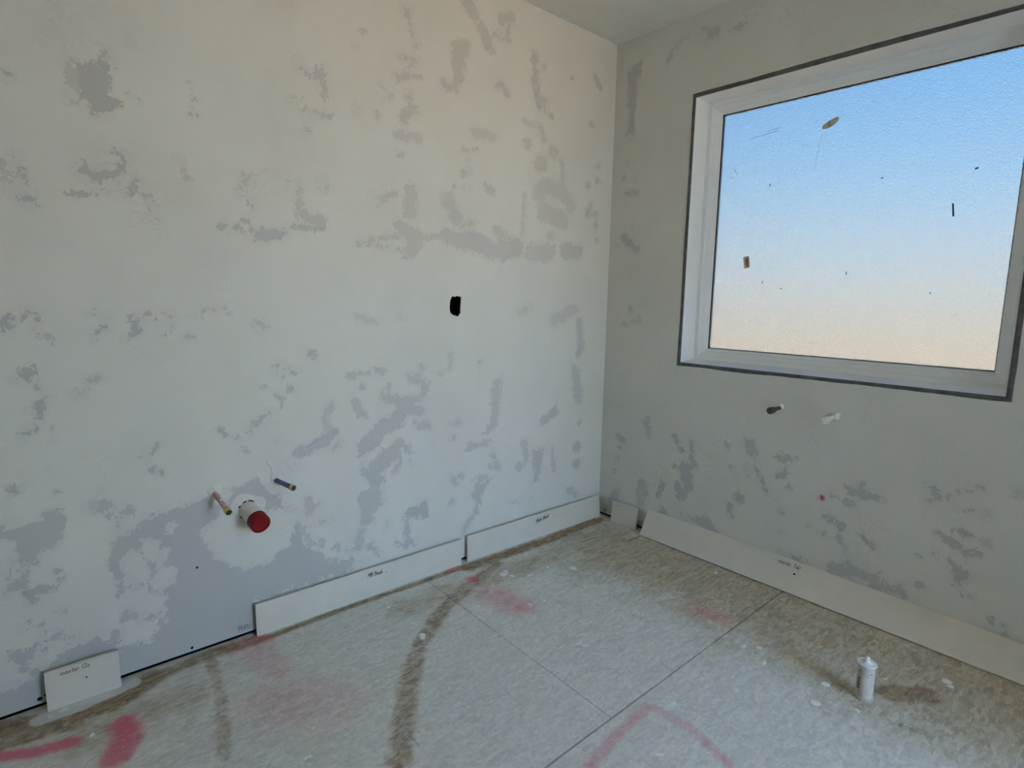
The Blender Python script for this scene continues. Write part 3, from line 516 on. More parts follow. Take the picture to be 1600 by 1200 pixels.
# ragged cut-out for the outlet box
corners = [math.atan2(z - hcz, x - hcx) for x in HR[:2] for z in HR[2:]]
angs = sorted(list(np.linspace(-math.pi, math.pi, 45)[:-1]) + corners)
rad = resample_radial(HOLE_OUTLINE, hcx, hcz, np.array(angs))
b0 = len(verts)
for an, r in zip(angs, rad):
    ca, sa = math.cos(an), math.sin(an)
    k = min(((HR[1] - hcx) / ca if ca > 1e-9 else 9), ((HR[0] - hcx) / ca if ca < -1e-9 else 9),
            ((HR[3] - hcz) / sa if sa > 1e-9 else 9), ((HR[2] - hcz) / sa if sa < -1e-9 else 9))
    verts += [(hcx + k * ca, 0, hcz + k * sa), (hcx + r * ca, 0, hcz + r * sa), (hcx + r * ca, 0.0035, hcz + r * sa)]
    f += [-0.06] * 3; tone += [0.5] * 3
na = len(angs)
for i in range(na):
    j = (i + 1) % na
    for q in (0, 1):
        faces.append((b0 + 3 * i + q, b0 + 3 * i + q + 1, b0 + 3 * j + q + 1, b0 + 3 * j + q))
# bottom lip of the board
n0 = len(verts)
verts += [(XB, 0, GAP), (0, 0, GAP), (0, 0.0127, GAP), (XB, 0.0127, GAP)]
f += [-0.06] * 4; tone += [0.5] * 4
faces.append((n0, n0 + 1, n0 + 2, n0 + 3))
wall_left = structure(mesh_obj('wall_left', verts, faces, M_WALL))
set_attr(wall_left.data, 'bare', f); set_attr(wall_left.data, 'tone', tone)
box_obj('sill_plate', (XB, 0.026, 0.0), (0.0, 0.09, 0.038), M_PLATE, wall_left)
box_obj('sheathing', (XB - 0.15, 0.092, -0.25), (0.16, 0.15, H + 0.02), M_SHEATH, wall_left)

# ------------------------------------------------------------------ the window wall
us = spaced([YB, OPEN[0], OPEN[1], 0.0], 0.0095)
zs = spaced([GAP, OPEN[2], OPEN[3], H], 0.0095)
P2, faces = grid(us, zs, OPEN)
verts = [(0.0, u, v) for u, v in P2]
f, tone = wall_fields(P2, RIGHT_STROKES, RIGHT_POLYS, [])
stain = np.clip(1 - np.hypot((P2[:, 0] + 1.15) / 0.014, (P2[:, 1] - 0.407) / 0.02), 0, 1) * 1.1 \
      + np.clip(1 - np.hypot((P2[:, 0] + 1.13) / 0.05, (P2[:, 1] - 0.40) / 0.045), 0, 1) * 0.42
n0 = len(verts)
verts += [(0, YB, GAP), (0, 0, GAP), (0.0127, 0, GAP), (0.0127, YB, GAP)]
faces.append((n0, n0 + 1, n0 + 2, n0 + 3))
wall_right = structure(mesh_obj('wall_right', verts, faces, M_WALL))
set_attr(wall_right.data, 'bare', list(f) + [-0.06] * 4); set_attr(wall_right.data, 'tone', list(tone) + [0.5] * 4)
set_attr(wall_right.data, 'stain', list(stain) + [0] * 4)
box_obj('sill_plate', (0.0135, YB, 0.0), (0.09, 0.0, 0.038), M_PLATE, wall_right)
def rect_pts(rc_, x):
    y0, y1, z0, z1 = rc_
    return [(x, y1, z0), (x, y1, z1), (x, y0, z1), (x, y0, z0)]      # left bottom, left top, right top, right bottom as seen inside
def ring_mesh(steps):
    """steps: list of (rect, x); quads between consecutive rectangles"""
    V, F = [], []
    for rc_, x in steps:
        V += rect_pts(rc_, x)
    for s in range(len(steps) - 1):
        for k in range(4):
            F.append((s * 4 + k, s * 4 + (k + 1) % 4, (s + 1) * 4 + (k + 1) % 4, (s + 1) * 4 + k))
    return V, F
def inset(rc_, d):
    return (rc_[0] + d, rc_[1] - d, rc_[2] + d, rc_[3] - d)
# outer leaf of the wall around the opening
bm = bmesh.new()
o_ = inset(FRAME, -0.0005)
add_box(bm, (0.1055, YB - 0.15, -0.25), (0.165, o_[0], H + 0.02))
add_box(bm, (0.1055, o_[1], -0.25), (0.165, 0.15, H + 0.02))
add_box(bm, (0.1055, o_[0], -0.25), (0.165, o_[1], o_[2]))
add_box(bm, (0.1055, o_[0], o_[3]), (0.165, o_[1], H + 0.02))
bm_obj('sheathing', bm, M_TAN, wall_right)
V, F = ring_mesh([(OPEN, 0.0), (FRAME, FX)])
mesh_obj('drywall_return', V, F, M_RETURN, wall_right)

# corner bead round the opening, one piece per side, its outer edge half buried in mud
trim = structure(link(bpy.data.objects.new('trim_1', None)))
def bead(side):
    y0, y1, z0, z1 = OPEN
    ends = {'left': ((y1, z0), (y1, z1), (1, 0)), 'top': ((y1, z1), (y0, z1), (0, 1)),
            'right': ((y0, z1), (y0, z0), (-1, 0)), 'bottom': ((y0, z0), (y1, z0), (0, -1))}
    a_, b_, nrm = ends[side]
    base_w = {'left': 0.021, 'top': 0.0185, 'right': 0.0215, 'bottom': 0.0175}[side]
    N = 46
    V, F = [], []
    w = base_w
    dy, dz = b_[0] - a_[0], b_[1] - a_[1]
    Ln = math.hypot(dy, dz)
    rows = 5
    for i in range(N + 1):
        t = i / N
        w += random.uniform(-0.0012, 0.0012)
        w = min(max(w, base_w * 0.80), base_w * 1.16)
        for k, (fo, px) in enumerate(((0.0, 0.012), (0.0, -0.001), (0.22, -0.0042), (0.65, -0.0038), (1.0, 0.0005))):
            off = w * fo
            # mitre at the corners
            s0 = -off / Ln + t * (1 + 2 * off / Ln)
            V.append((px, a_[0] + dy * s0 + nrm[0] * off, a_[1] + dz * s0 + nrm[1] * off))
    for i in range(N):
        for k in range(rows - 1):
            F.append((i * rows + k, i * rows + k + 1, (i + 1) * rows + k + 1, (i + 1) * rows + k))
    return mesh_obj('corner_bead', V, F, M_BEAD, trim, True)
for s in ('left', 'top', 'right', 'bottom'):
    bead(s)

# the window itself
window = structure(link(bpy.data.objects.new('window_1', None)))
G = inset(FRAME, 0.053)
V, F = ring_mesh([(FRAME, 0.1635), (FRAME, FX), (inset(FRAME, 0.0015), FX - 0.001), (inset(FRAME, 0.018), FX - 0.001), (inset(FRAME, 0.019), FX + 0.001),
                  (inset(FRAME, 0.019), FX + 0.006), (inset(FRAME, 0.021), FX + 0.008), (inset(FRAME, 0.021), FX + 0.055)])
mesh_obj('frame', V, F, M_VINYL, window)
V, F = ring_mesh([(inset(FRAME, 0.021), FX + 0.008), (inset(FRAME, 0.039), FX + 0.021), (inset(FRAME, 0.0405), FX + 0.024), (inset(FRAME, 0.0515), FX + 0.032),
                  (inset(FRAME, 0.053), FX + 0.034), (inset(FRAME, 0.053), FX + 0.0365)])
mesh_obj('glazing_bead', V, F, M_VINYL, window)
V, F = ring_mesh([(inset(FRAME, 0.0400), FX + 0.0415), (inset(FRAME, 0.0565), FX + 0.0415), (inset(FRAME, 0.0565), FX + 0.0520), (inset(FRAME, 0.0400), FX + 0.0520)])
mesh_obj('glazing_spacer', V, F, M_SPACER, window)
gy0, gy1, gz0, gz1 = inset(FRAME, 0.046)
box_obj('glass_pane', (FX + 0.0370, gy0, gz0), (FX + 0.0410, gy1, gz1), M_GLASS, window)
GX = FX + 0.0366
def flat_on_glass(name, pts, th, mat, parent):
    V = [(GX, y, z) for y, z in pts] + [(GX - th, y, z) for y, z in pts]
    n = len(pts)
    F = [tuple(range(n)), tuple(reversed(range(n, 2 * n)))] + [(i, (i + 1) % n, n + (i + 1) % n, n + i) for i in range(n)]
    return mesh_obj(name, V, F, mat, parent)
def rot_rect(cy, cz, w, h_, ang):
    c_, s_ = math.cos(ang), math.sin(ang)
    return [(cy - (u * c_ - v * s_), cz + u * s_ + v * c_) for u, v in ((-w / 2, -h_ / 2), (w / 2, -h_ / 2), (w / 2, h_ / 2), (-w / 2, h_ / 2))]
# torn paper sticker near the top, and a small label with faded red print
p_ = [(-0.964, 1.884), (-0.978, 1.882), (-0.998, 1.887), (-1.018, 1.900), (-1.026, 1.913), (-1.019, 1.922), (-1.000, 1.916), (-0.976, 1.905), (-0.963, 1.897)]
s1 = flat_on_glass('sticker', p_, 0.0006, M_STICK, window)
s1['label'] = 'torn tan paper sticker near the top of the glass'
flat_on_glass('sticker_print', [(-0.987, 1.886), (-0.991, 1.887), (-0.992, 1.909), (-0.988, 1.908)], 0.0009, M_STICKRED, s1)
s2 = flat_on_glass('sticker', rot_rect(-0.684, 1.362, 0.027, 0.052, 0.17), 0.0006, M_STICK, window)
s2['label'] = 'small upright paper sticker with faded red print'
flat_on_glass('sticker_print', rot_rect(-0.686, 1.362, 0.013, 0.036, 0.17), 0.0009, M_STICKRED, s2)
for (cy, cz, w, h_, ang) in ((-1.437, 1.520, 0.005, 0.046, 0.13), (-1.490, 1.654, 0.011, 0.005, 0.3), (-1.200, 1.661, 0.008, 0.004, 0.6),
                             (-0.765, 1.690, 0.003, 0.011, -0.2), (-1.107, 1.305, 0.0035, 0.012, 0.0), (-0.765, 1.272, 0.003, 0.011, 0.0),
                             (-0.850, 1.244, 0.005, 0.005, 0.4), (-1.398, 1.227, 0.004, 0.005, 0.2)):
    flat_on_glass('grime_speck', rot_rect(cy, cz, w, h_, ang), 0.0008, M_SPECK, window)
for (cy, cz, w, h_, ang) in ((-0.722, 1.907, 0.13, 0.0035, 0.10), (-0.765, 1.922, 0.06, 0.003, 0.12), (-0.955, 1.80, 0.0018, 0.14, -0.10), (-0.60, 1.77, 0.006, 0.03, 0.5), (-0.585, 1.745, 0.012, 0.006, 0.2)):
    flat_on_glass('grime_smear', rot_rect(cy, cz, w, h_, ang), 0.0003, M_SMEAR, window)

# ------------------------------------------------------------------ walls out of view, ceiling, ground
structure(box_obj('wall_back', (XB - 0.15, YB - 0.15, -0.25), (XB, 0.15, H + 0.02), M_SHEATH))
# unseen wall facing the left wall, with a doorway added for fill light
PX0, PX1, PZ = -1.45, -0.60, 2.25
PD = 1.05  # wall made this deep so its jambs block slanting light
bm = bmesh.new()
add_box(bm, (XB, YB - PD, -0.25), (PX0, YB, H + 0.02))
add_box(bm, (PX1, YB - PD, -0.25), (0.105, YB, H + 0.02))
add_box(bm, (PX0, YB - PD, PZ), (PX1, YB, H + 0.02))
add_box(bm, (PX0, YB - PD, -0.25), (PX1, YB, 0.0))
structure(bm_obj('wall_front', bm, M_RETURN))
# unseen partition, added to keep doorway light off the window wall
structure(box_obj('light_baffle', (-0.60, YB + 0.0005, 0.0005), (-0.50, -2.62, H - 0.0005), M_RETURN))
bm = bmesh.new()
add_box(bm, (XB - 0.15, YB - 0.15, H), (0.165, 0.15, H + 0.25))
structure(bm_obj('ceiling', bm, M_CEIL))
bm = bmesh.new()
bmesh.ops.create_circle(bm, cap_ends=True, radius=900, segments=96)
bmesh.ops.translate(bm, verts=bm.verts, vec=(0, 0, -0.5))
structure(bm_obj('ground', bm, M_GROUND))

# ------------------------------------------------------------------ floor: three boards over a dark void
floor = structure(box_obj('floor', (XB, YB, -0.12), (0.09, 0.09, -0.02), M_SUB))
def floor_fields(P):
    out = {k: np.zeros(len(P)) for k in 'pbgwdo'}
    soft = {'p': 0.75, 'b': 0.6, 'g': 1.0, 'w': 0.6, 'd': 0.6, 'o': 1.0}
    for k, r, s, pts in FLOOR_STROKES:
        d = chain_dist(P, pts)
        lo, hi = r * (1 - soft[k]), r * (1 + soft[k] * 0.8)
        t = np.clip((hi - d) / (hi - lo), 0, 1)
        out[k] = np.maximum(out[k], s * t * t * (3 - 2 * t))
    return out
def osb_panel(corners, step, label=None):
    """corners: four floor points; a board 18 mm thick with its top at z = 0"""
    c4 = [np.array(c, float) for c in corners]
    nu = max(2, int(np.linalg.norm(c4[1] - c4[0]) / step)); nv = max(2, int(np.linalg.norm(c4[3] - c4[0]) / step))
    uu, vv = np.meshgrid(np.linspace(0, 1, nu + 1), np.linspace(0, 1, nv + 1), indexing='ij')
    uu, vv = uu.ravel()[:, None], vv.ravel()[:, None]
    P = (1 - uu) * (1 - vv) * c4[0] + uu * (1 - vv) * c4[1] + uu * vv * c4[2] + (1 - uu) * vv * c4[3]
    n = nv + 1
    faces = [(i * n + j, (i + 1) * n + j, (i + 1) * n + j + 1, i * n + j + 1) for i in range(nu) for j in range(nv)]
    verts = [(x, y, 0.0) for x, y in P]
    b0 = len(verts)
    rim = [i * n for i in range(nu)] + [nu * n + j for j in range(nv)] + [i * n + nv for i in range(nu, 0, -1)] + [j for j in range(nv, 0, -1)]
    for i in rim:
        verts.append((P[i][0], P[i][1], -0.018))
    m = len(rim)
    for i in range(m):
        faces.append((rim[i], rim[(i + 1) % m], b0 + (i + 1) % m, b0 + i))
    o = mesh_obj('osb_panel', verts, faces, M_OSB, floor)
    PP = np.concatenate([P, P[rim]])
    ff = floor_fields(PP)
    edge = np.array([0.0] * len(P) + [0.9] * m)
    set_attr(o.data, 'pink', ff['p']); set_attr(o.data, 'grey', ff['g']); set_attr(o.data, 'white', ff['w'])
    set_attr(o.data, 'dark', np.maximum(ff['d'], edge))
    set_attr(o.data, 'brown', ff['b']); set_attr(o.data, 'worn', np.maximum(ff['o'], ff['b'] * 0.7))
    set_attr(o.data, 'mud', ff_mud(PP))
    return o
MUDPATCH = [(r, pts) for k, r, s, pts in FLOOR_STROKES if k == 'g' and s == 1]
def ff_mud(P):
    m = np.zeros(len(P))
    for r, pts in MUDPATCH:
        m = np.maximum(m, np.clip(1.25 - chain_dist(P, pts) / r * 0.75, 0, 1))
    return m
def seam_y(x):
    return -1.066 + (x + 0.121) * (-1.082 + 1.066) / (-1.492 + 0.121)
def seam_x(y):
    return -1.171 + (y + 0.054) * (-1.218 + 1.171) / (-1.065 + 0.054)
g1, g2 = 0.0024, 0.0011
osb_panel([(seam_x(0) + g2, 0.012), (0.012, 0.012), (0.012, seam_y(0) + g1), (seam_x(-1.07) + g2, seam_y(-1.2) + g1)], 0.0095)
osb_panel([(XB, 0.012), (seam_x(0) - g2, 0.012), (seam_x(-1.07) - g2, seam_y(-1.2) + g1), (XB, seam_y(XB) + g1)], 0.0095)
osb_panel([(XB, seam_y(XB) - g1), (0.012, seam_y(0) - g1), (0.012, YB), (XB, YB)], 0.0105)

# dried drips of joint compound on the boards
for x, y, r in MUD_DROPS:
    n = 11
    V, F = [], []
    ph = random.uniform(0, 6.28)
    el_ = random.uniform(0.7, 1.35)
    jit = [random.uniform(0.8, 1.2) for _ in range(n)]
    for fr, z in ((1.0, 0.0001), (0.8, 0.0012), (0.35, 0.0022)):
        for k in range(n):
            t = 2 * math.pi * k / n
            u, v = r * fr * jit[k] * math.cos(t) * el_, r * fr * jit[k] * math.sin(t) / el_
            V.append((x + u * math.cos(ph) - v * math.sin(ph), y + u * math.sin(ph) + v * math.cos(ph), z))
    for s in range(2):
        for k in range(n):
            F.append((s * n + k, s * n + (k + 1) % n, (s + 1) * n + (k + 1) % n, (s + 1) * n + k))
    F.append(tuple(range(2 * n, 3 * n)))
    mesh_obj('compound_drip', V, F, M_DRIP, floor, True)
# loose wood splinters lying on the boards
M_SPL = plain('pale_wood_splinter', (0.62, 0.56, 0.44), 0.8)
for x, y, L_, an, lab in ((-1.43, -0.62, 0.05, 0.35, 'longest pale wood splinter, lying beside the curved brown drag mark'),
                          (-1.40, -0.665, 0.035, 0.5, 'pale wood splinter just nearer than the longest one, by the brown drag mark'),
                          (-1.335, -0.56, 0.03, 1.0, 'short pale wood splinter turned across the other two near the drag mark'),
                          (-1.05, -0.93, 0.03, -0.6, 'pale wood splinter next to the thin seam between the floor boards'),
                          (-0.75, -0.80, 0.028, 0.3, 'pale wood splinter alone on the bare grey middle of the floor'),
                          (-1.75, -0.45, 0.028, 0.2, 'pale wood splinter lying in the faint pink spray haze')):
    bm = bmesh.new()
    sec = [(-0.5, 0.0004), (-0.2, 0.0013), (0.2, 0.0015), (0.5, 0.0004)]
    rows = [[bm.verts.new((u * L_, sy * w_, 0.0001 if k < 2 else 0.0006 + w_ * 0.7)) for k, sy in enumerate((-1, 1, 1, -1))] for u, w_ in sec]
    for r0, r1 in zip(rows, rows[1:]):
        for k in range(4):
            bm.faces.new((r0[k], r0[(k + 1) % 4], r1[(k + 1) % 4], r1[k]))
    bm.faces.new(rows[0]); bm.faces.new(rows[-1])
    sp = bm_obj('wood_splinter', bm, M_SPL)
    sp.location = (x, y, 0.0001); sp.rotation_euler = (0, 0, an)
    sp['label'] = lab
    sp['category'] = 'splinter'
    sp['group'] = 'loose wood splinters on the floor'

# dark raised discs for screw holes, their inner shade put into the colour
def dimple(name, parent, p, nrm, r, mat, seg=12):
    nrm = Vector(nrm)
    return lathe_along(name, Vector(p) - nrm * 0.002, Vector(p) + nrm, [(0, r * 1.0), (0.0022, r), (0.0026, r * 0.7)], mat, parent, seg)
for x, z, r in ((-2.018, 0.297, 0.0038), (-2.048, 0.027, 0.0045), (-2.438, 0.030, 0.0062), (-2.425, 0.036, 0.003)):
    dimple('screw_hole', wall_left, (x, 0, z), (0, -1, 0), r, M_HOLE_SHADE)
dimple('screw_hole', wall_right, (0, -0.044, 0.032), (-1, 0, 0), 0.0045, M_HOLE_SHADE)

# ------------------------------------------------------------------ handwriting
GLYPH = {
 'm': [[(0, .5), (0, 0)], [(0, .35), (.15, .5), (.3, .35), (.3, 0)], [(.3, .35), (.45, .5), (.6, .35), (.6, 0)]],
 'a': [[(.4, .45), (.2, .5), (0, .25), (.2, 0), (.4, .2), (.4, .5), (.42, .1), (.5, 0)]],
 's': [[(.35, .45), (.15, .5), (.05, .35), (.3, .2), (.25, .02), (0, .05)]],
 't': [[(.15, .8), (.15, .1), (.3, 0)], [(0, .55), (.32, .55)]],
 'e': [[(0, .25), (.35, .3), (.25, .5), (.05, .4), (.05, .1), (.25, 0), (.4, .1)]],
 'r': [[(0, .5), (0, 0)], [(0, .3), (.15, .48), (.3, .45)]],
 'C': [[(.5, .9), (.25, 1), (0, .6), (.05, .15), (.3, 0), (.5, .1)]],
 'l': [[(0, 1), (0, .1), (.12, 0)]],
 'o': [[(.2, .5), (0, .3), (.1, 0), (.35, .1), (.35, .4), (.2, .5)]],
 'M': [[(0, 0), (.05, 1), (.3, .4), (.55, 1), (.6, 0)]],
 'B': [[(0, 0), (0, 1), (.35, .9), (.35, .6), (0, .5), (.45, .4), (.4, .05), (0, 0)]],
 'c': [[(.35, .42), (.15, .5), (0, .25), (.15, 0), (.35, .08)]],
 'k': [[(0, 1), (0, 0)], [(.3, .5), (.02, .25), (.35, 0)]],
 'T': [[(0, 1), (.6, 1)], [(.3, 1), (.28, 0)]],
 'u': [[(0, .5), (.05, .05), (.25, 0), (.35, .2), (.35, .5)], [(.35, .2), (.42, 0)]],
 'b': [[(0, 1), (0, 0), (.25, 0), (.38, .25), (.2, .45), (0, .3)]],
 'H': [[(0, 1), (0, 0)], [(.5, 1), (.5, 0)], [(0, .5), (.5, .52)]],
 '1': [[(.05, .8), (.2, 1), (.2, 0)]],
 '9': [[(.4, .7), (.2, 1), (0, .75), (.2, .5), (.4, .75), (.35, 0)]],
 '0': [[(.2, 1), (0, .5), (.2, 0), (.4, .5), (.2, 1)]],
 '.': [[(.02, .02), (.08, .0)]],
 '/': [[(0, 0), (.35, 1)]],
 'N': [[(0, 0), (0, 1), (.45, 0), (.45, 1)]], 'A': [[(0, 0), (.25, 1), (.5, 0)], [(.1, .4), (.4, .4)]], 'R': [[(0, 0), (0, 1), (.4, .85), (.35, .5), (0, .45), (.45, 0)]],
 'D': [[(0, 0), (0, 1), (.4, .7), (.4, .3), (0, 0)]], 'E': [[(.4, 1), (0, 1), (0, 0), (.4, 0)], [(0, .5), (.3, .5)]], ' ': [], '!': [[(0, 1), (0, .3)], [(0, .05), (0, 0)]],
}
WID = {'m': .75, 'M': .75, 'T': .65, ' ': .4, '.': .2, '1': .4, 'l': .25, 't': .42, 'H': .65, 'C': .62, 'B': .6, 'a': .6, '!': .25}
def writing(text, size, pen, place, mat, parent, name='handwriting', slope=0.0, slant=0.15, jitter=0.05):
    """ribbons laid just above a surface; place(u, v) gives the point u metres along and v metres up"""
    V, F = [], []
    x = 0.0
    for ch in text:
        for line in GLYPH[ch]:
            pts = [Vector(((x + px + slant * py + random.uniform(-jitter, jitter)) * size, (py + random.uniform(-jitter, jitter)) * size)) for px, py in line]
            for a_, b_ in zip(pts, pts[1:]):
                d = (b_ - a_)
                if d.length < 1e-6:
                    continue
                d.normalize()
                n = Vector((-d.y, d.x)) * pen / 2
                e = d * pen * 0.4
                q = [a_ - e + n, a_ - e - n, b_ + e - n, b_ + e + n]
                k = len(V)
                V += [place(p.x, p.y + slope * p.x) for p in q]
                F.append((k, k + 1, k + 2, k + 3))
        x += WID.get(ch, .52)
    return mesh_obj(name, V, F, mat, parent)

writing('19.01/', 0.017, 0.0022, lambda u, v: (-1.905 + u, -0.0004, 0.028 + v), M_STAMP, wall_left, 'printed_date', 0, 0, 0.01)

# ------------------------------------------------------------------ loose trim boards leaning on the walls
def board_mesh(length, prof, n=1):
    """prof(s) -> for s in 0..1 the four section points (x, y, z): back bottom, front bottom, front top, back top"""
    V, F = [], []
    for i in range(n + 1):
        V += prof(i / n)
    for i in range(n):
        for k in range(4):
            F.append((i * 4 + k, i * 4 + (k + 1) % 4, (i + 1) * 4 + (k + 1) % 4, (i + 1) * 4 + k))
    F += [(3, 2, 1, 0), tuple(range(n * 4, n * 4 + 4))]
    return V, F
T = 0.0115
def leaning_board(label, p0, p1, h0, axis, gap=0.0008, n=1, name='primed_board'):
    """p0, p1: front bottom edge on the floor; leans back till its top meets the wall plane on `axis` (1: y = 0, 0: x = 0)"""
    p0, p1 = Vector((p0[0], p0[1], 0)), Vector((p1[0], p1[1], 0))
    mid = (p0 + p1) / 2
    root = thing(name, label, 'board', mid, None)
    up = Vector((0, 0, 1))
    back = Vector((0, 1, 0)) if axis == 1 else Vector((1, 0, 0))
    def frame(s):
        p = p0.lerp(p1, s)
        dist = -p[axis]                                   # from the front bottom edge to the wall
        lo, hi = 0.0, 1.5
        for _ in range(40):                               # lean angle: thickness and height together span the distance
            th = (lo + hi) / 2
            if T * math.cos(th) + h0 * math.sin(th) < dist - gap: lo = th
            else: hi = th
        nrm = -back * math.cos(th) + up * math.sin(th)     # room side normal
        tall = back * math.sin(th) + up * math.cos(th)
        bb = p + back * T * math.cos(th)                   # back bottom edge rests on the floor
        return bb, nrm, tall
    def prof(s):
        bb, nrm, tall = frame(s)
        return [bb - mid, bb + nrm * T - mid, bb + nrm * T + tall * h0 - mid, bb + tall * h0 - mid]
    V, F = board_mesh(1, prof, n)
    bm = bmesh.new()
    vs_ = [bm.verts.new(v) for v in V]
    for f_ in F:
        bm.faces.new([vs_[i] for i in f_])
    bmesh.ops.recalc_face_normals(bm, faces=bm.faces)
    if n == 1:
        bmesh.ops.bevel(bm, geom=list(bm.edges), offset=0.0009, segments=2, affect='EDGES')
    body = bm_obj('board', bm, M_BOARD, root)
    length = (p1 - p0).length
    def surf(u, v, lift=0.0004):
        bb, nrm, tall = frame(min(max(u / length, 0), 1))
        extra = (p1 - p0).normalized() * 0
        return bb + nrm * (T + lift) + tall * v - mid + extra
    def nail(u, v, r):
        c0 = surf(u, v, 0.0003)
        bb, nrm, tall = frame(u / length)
        lathe_along('nail_hole', c0 - nrm * 0.001, c0 + nrm, [(0, r), (0.0012, r), (0.0014, r * 0.6)], M_HOLE_SHADE, root, 10)  # dark disc on the face, coloured like a shaded hole
    return root, surf, nail
r_, s_, nl = leaning_board('short primed board offcut with pen writing, standing farthest from the room corner', (-2.424, -0.033), (-2.249, -0.036), 0.116, 1, 0.019)
writing('master Clo', 0.0135, 0.0013, lambda u, v: s_(0.036 + u, 0.096 + v), M_INK, r_)
nl(0.094, 0.066, 0.0022)
r_, s_, nl = leaning_board('long primed trim board standing nearest the red-capped drain pipe', (-1.851, -0.026), (-0.970, -0.027), 0.1165, 1, 0.0135)
writing('MB Back', 0.0165, 0.0024, lambda u, v: s_(0.425 + u, 0.083 + v), M_INK, r_, slope=0.0)
nl(0.505, 0.080, 0.002)
r_, s_, nl = leaning_board('long primed trim board running into the room corner, beside the small square offcut', (-0.933, -0.0235), (-0.030, -0.037), 0.1205, 1, 0.0115)
writing('Mstr Back', 0.0185, 0.0024, lambda u, v: s_(0.425 + u, 0.078 + v), M_INK, r_, slope=0.12)
r_, s_, nl = leaning_board('small square primed offcut standing against the window wall close to the corner', (-0.043, -0.119), (-0.034, -0.277), 0.117, 0, 0.020)
writing('mstr Tub', 0.0125, 0.0016, lambda u, v: s_(0.030 + u, 0.092 + v), M_STAMP, r_)
r_, s_, nl = leaning_board('longest primed plank, tilted far back against the base of the window wall', (-0.078, -0.336), (-0.128, -2.13), 0.138, 0, n=24, name='primed_plank')
writing('master Tub!', 0.0165, 0.0018, lambda u, v: s_(0.675 + u, 0.108 + v), M_INK, r_)
nl(0.752, 0.083, 0.0042)
r_['category'] = 'board'

# ------------------------------------------------------------------ outlet box behind the ragged hole
box = thing('outlet_box', 'ragged black outlet box opening cut into the patchy wall high above the boards', 'outlet', (hcx, 0.0037, hcz))
x0, x1, z0, z1 = (ho[:, 0].min() - 0.006, ho[:, 0].max() + 0.006, ho[:, 1].min() - 0.006, ho[:, 1].max() + 0.006)
V = [(x0 - hcx, 0.0002, z0 - hcz), (x1 - hcx, 0.0002, z0 - hcz), (x1 - hcx, 0.0002, z1 - hcz), (x0 - hcx, 0.0002, z1 - hcz)]
V += [(x, 0.065, z) for x, _, z in V]
mesh_obj('box_shell', V, [(4, 5, 6, 7), (0, 1, 5, 4), (1, 2, 6, 5), (2, 3, 7, 6), (3, 0, 4, 7)], M_BLACK, box)
bm = bmesh.new()
add_box(bm, (-0.006, 0.002, z0 - hcz + 0.001), (0.007, 0.010, z0 - hcz + 0.012), 0.001)
bm_obj('screw_tab', bm, M_DARKMETAL, box)

# ------------------------------------------------------------------ pipe stubs on the left wall
def daub(name, parent, centre, nrm, r, hgt, seed):
    """hand smeared collar of plaster on the wall round a pipe"""
    rnd = random.Random(seed)
    nrm = Vector(nrm)
    u = Vector((1, 0, 0)) if abs(nrm.x) < 0.5 else Vector((0, 1, 0))
    v = Vector((0, 0, 1))
    V, F = [], []
    n = 22
    jit = [rnd.uniform(0.72, 1.28) for _ in range(n)]
    jit = [(jit[i - 1] + jit[i] * 2 + jit[(i + 1) % n]) / 4 for i in range(n)]
    for fr, hh in ((1.0, 0.0), (0.85, 0.35), (0.55, 0.8), (0.30, 1.0), (0.0, 1.0)):
        for k in range(n):
            t = 2 * math.pi * k / n
            V.append(Vector(centre) + (u * math.cos(t) + v * math.sin(t)) * r * fr * jit[k] + nrm * (hgt * hh * rnd.uniform(0.8, 1.1) + 0.0002))
    for s in range(4):
        for k in range(n):
            F.append((s * n + k, s * n + (k + 1) % n, (s + 1) * n + (k + 1) % n, (s + 1) * n + k))
    return mesh_obj(name, V, F, M_PLASTER, parent, True)
def rel(root, p):
    return Vector(p) - root.location
# hot supply
b, e = Vector((-1.954, 0.0, 0.536)), Vector((-1.9455, -0.112, 0.5035))
t = thing('supply_pipe', 'slim capped supply stub coated in pinkish overspray, sticking out of the patchy wall', 'pipe', b)
d = (e - b).normalized(); Ln = (e - b).length
lathe_along('tube', rel(t, b - d * 0.012), rel(t, e), [(0, .0085), (0.03, .0083), (0.055, .0088), (0.062, .0083), (0.085, .0085), (Ln - 0.002, .0083)], M_DUSTY_PIPE, t, 18, True, True, 0.03)
lathe_along('crimp_ring', rel(t, e - d * 0.006), rel(t, e + d * 0.1), [(0, .0088), (0.0005, .0108), (0.0135, .0108), (0.014, .0092)], M_BRASS, t, 20, False, False)
lathe_along('end_plug', rel(t, e - d * 0.004), rel(t, e + d * 0.1), [(0, .0090), (0.0105, .0090), (0.0118, .0078)], M_PLUG, t, 20)
daub('plaster_daub', t, (0.004, 0, 0.006), (0, -1, 0), 0.024, 0.006, 3)
for q, r in (((0.0035, -0.062, -0.008), .0055), ((0.006, -0.045, -0.004), .0042)):
    lathe_along('paint_blob', Vector(q) + Vector((0, 0.005, 0)), Vector(q) - Vector((0, 0.01, 0)), [(0, r * .4), (0.003, r), (0.007, r), (0.010, r * .4)], M_PLASTER, t, 10)
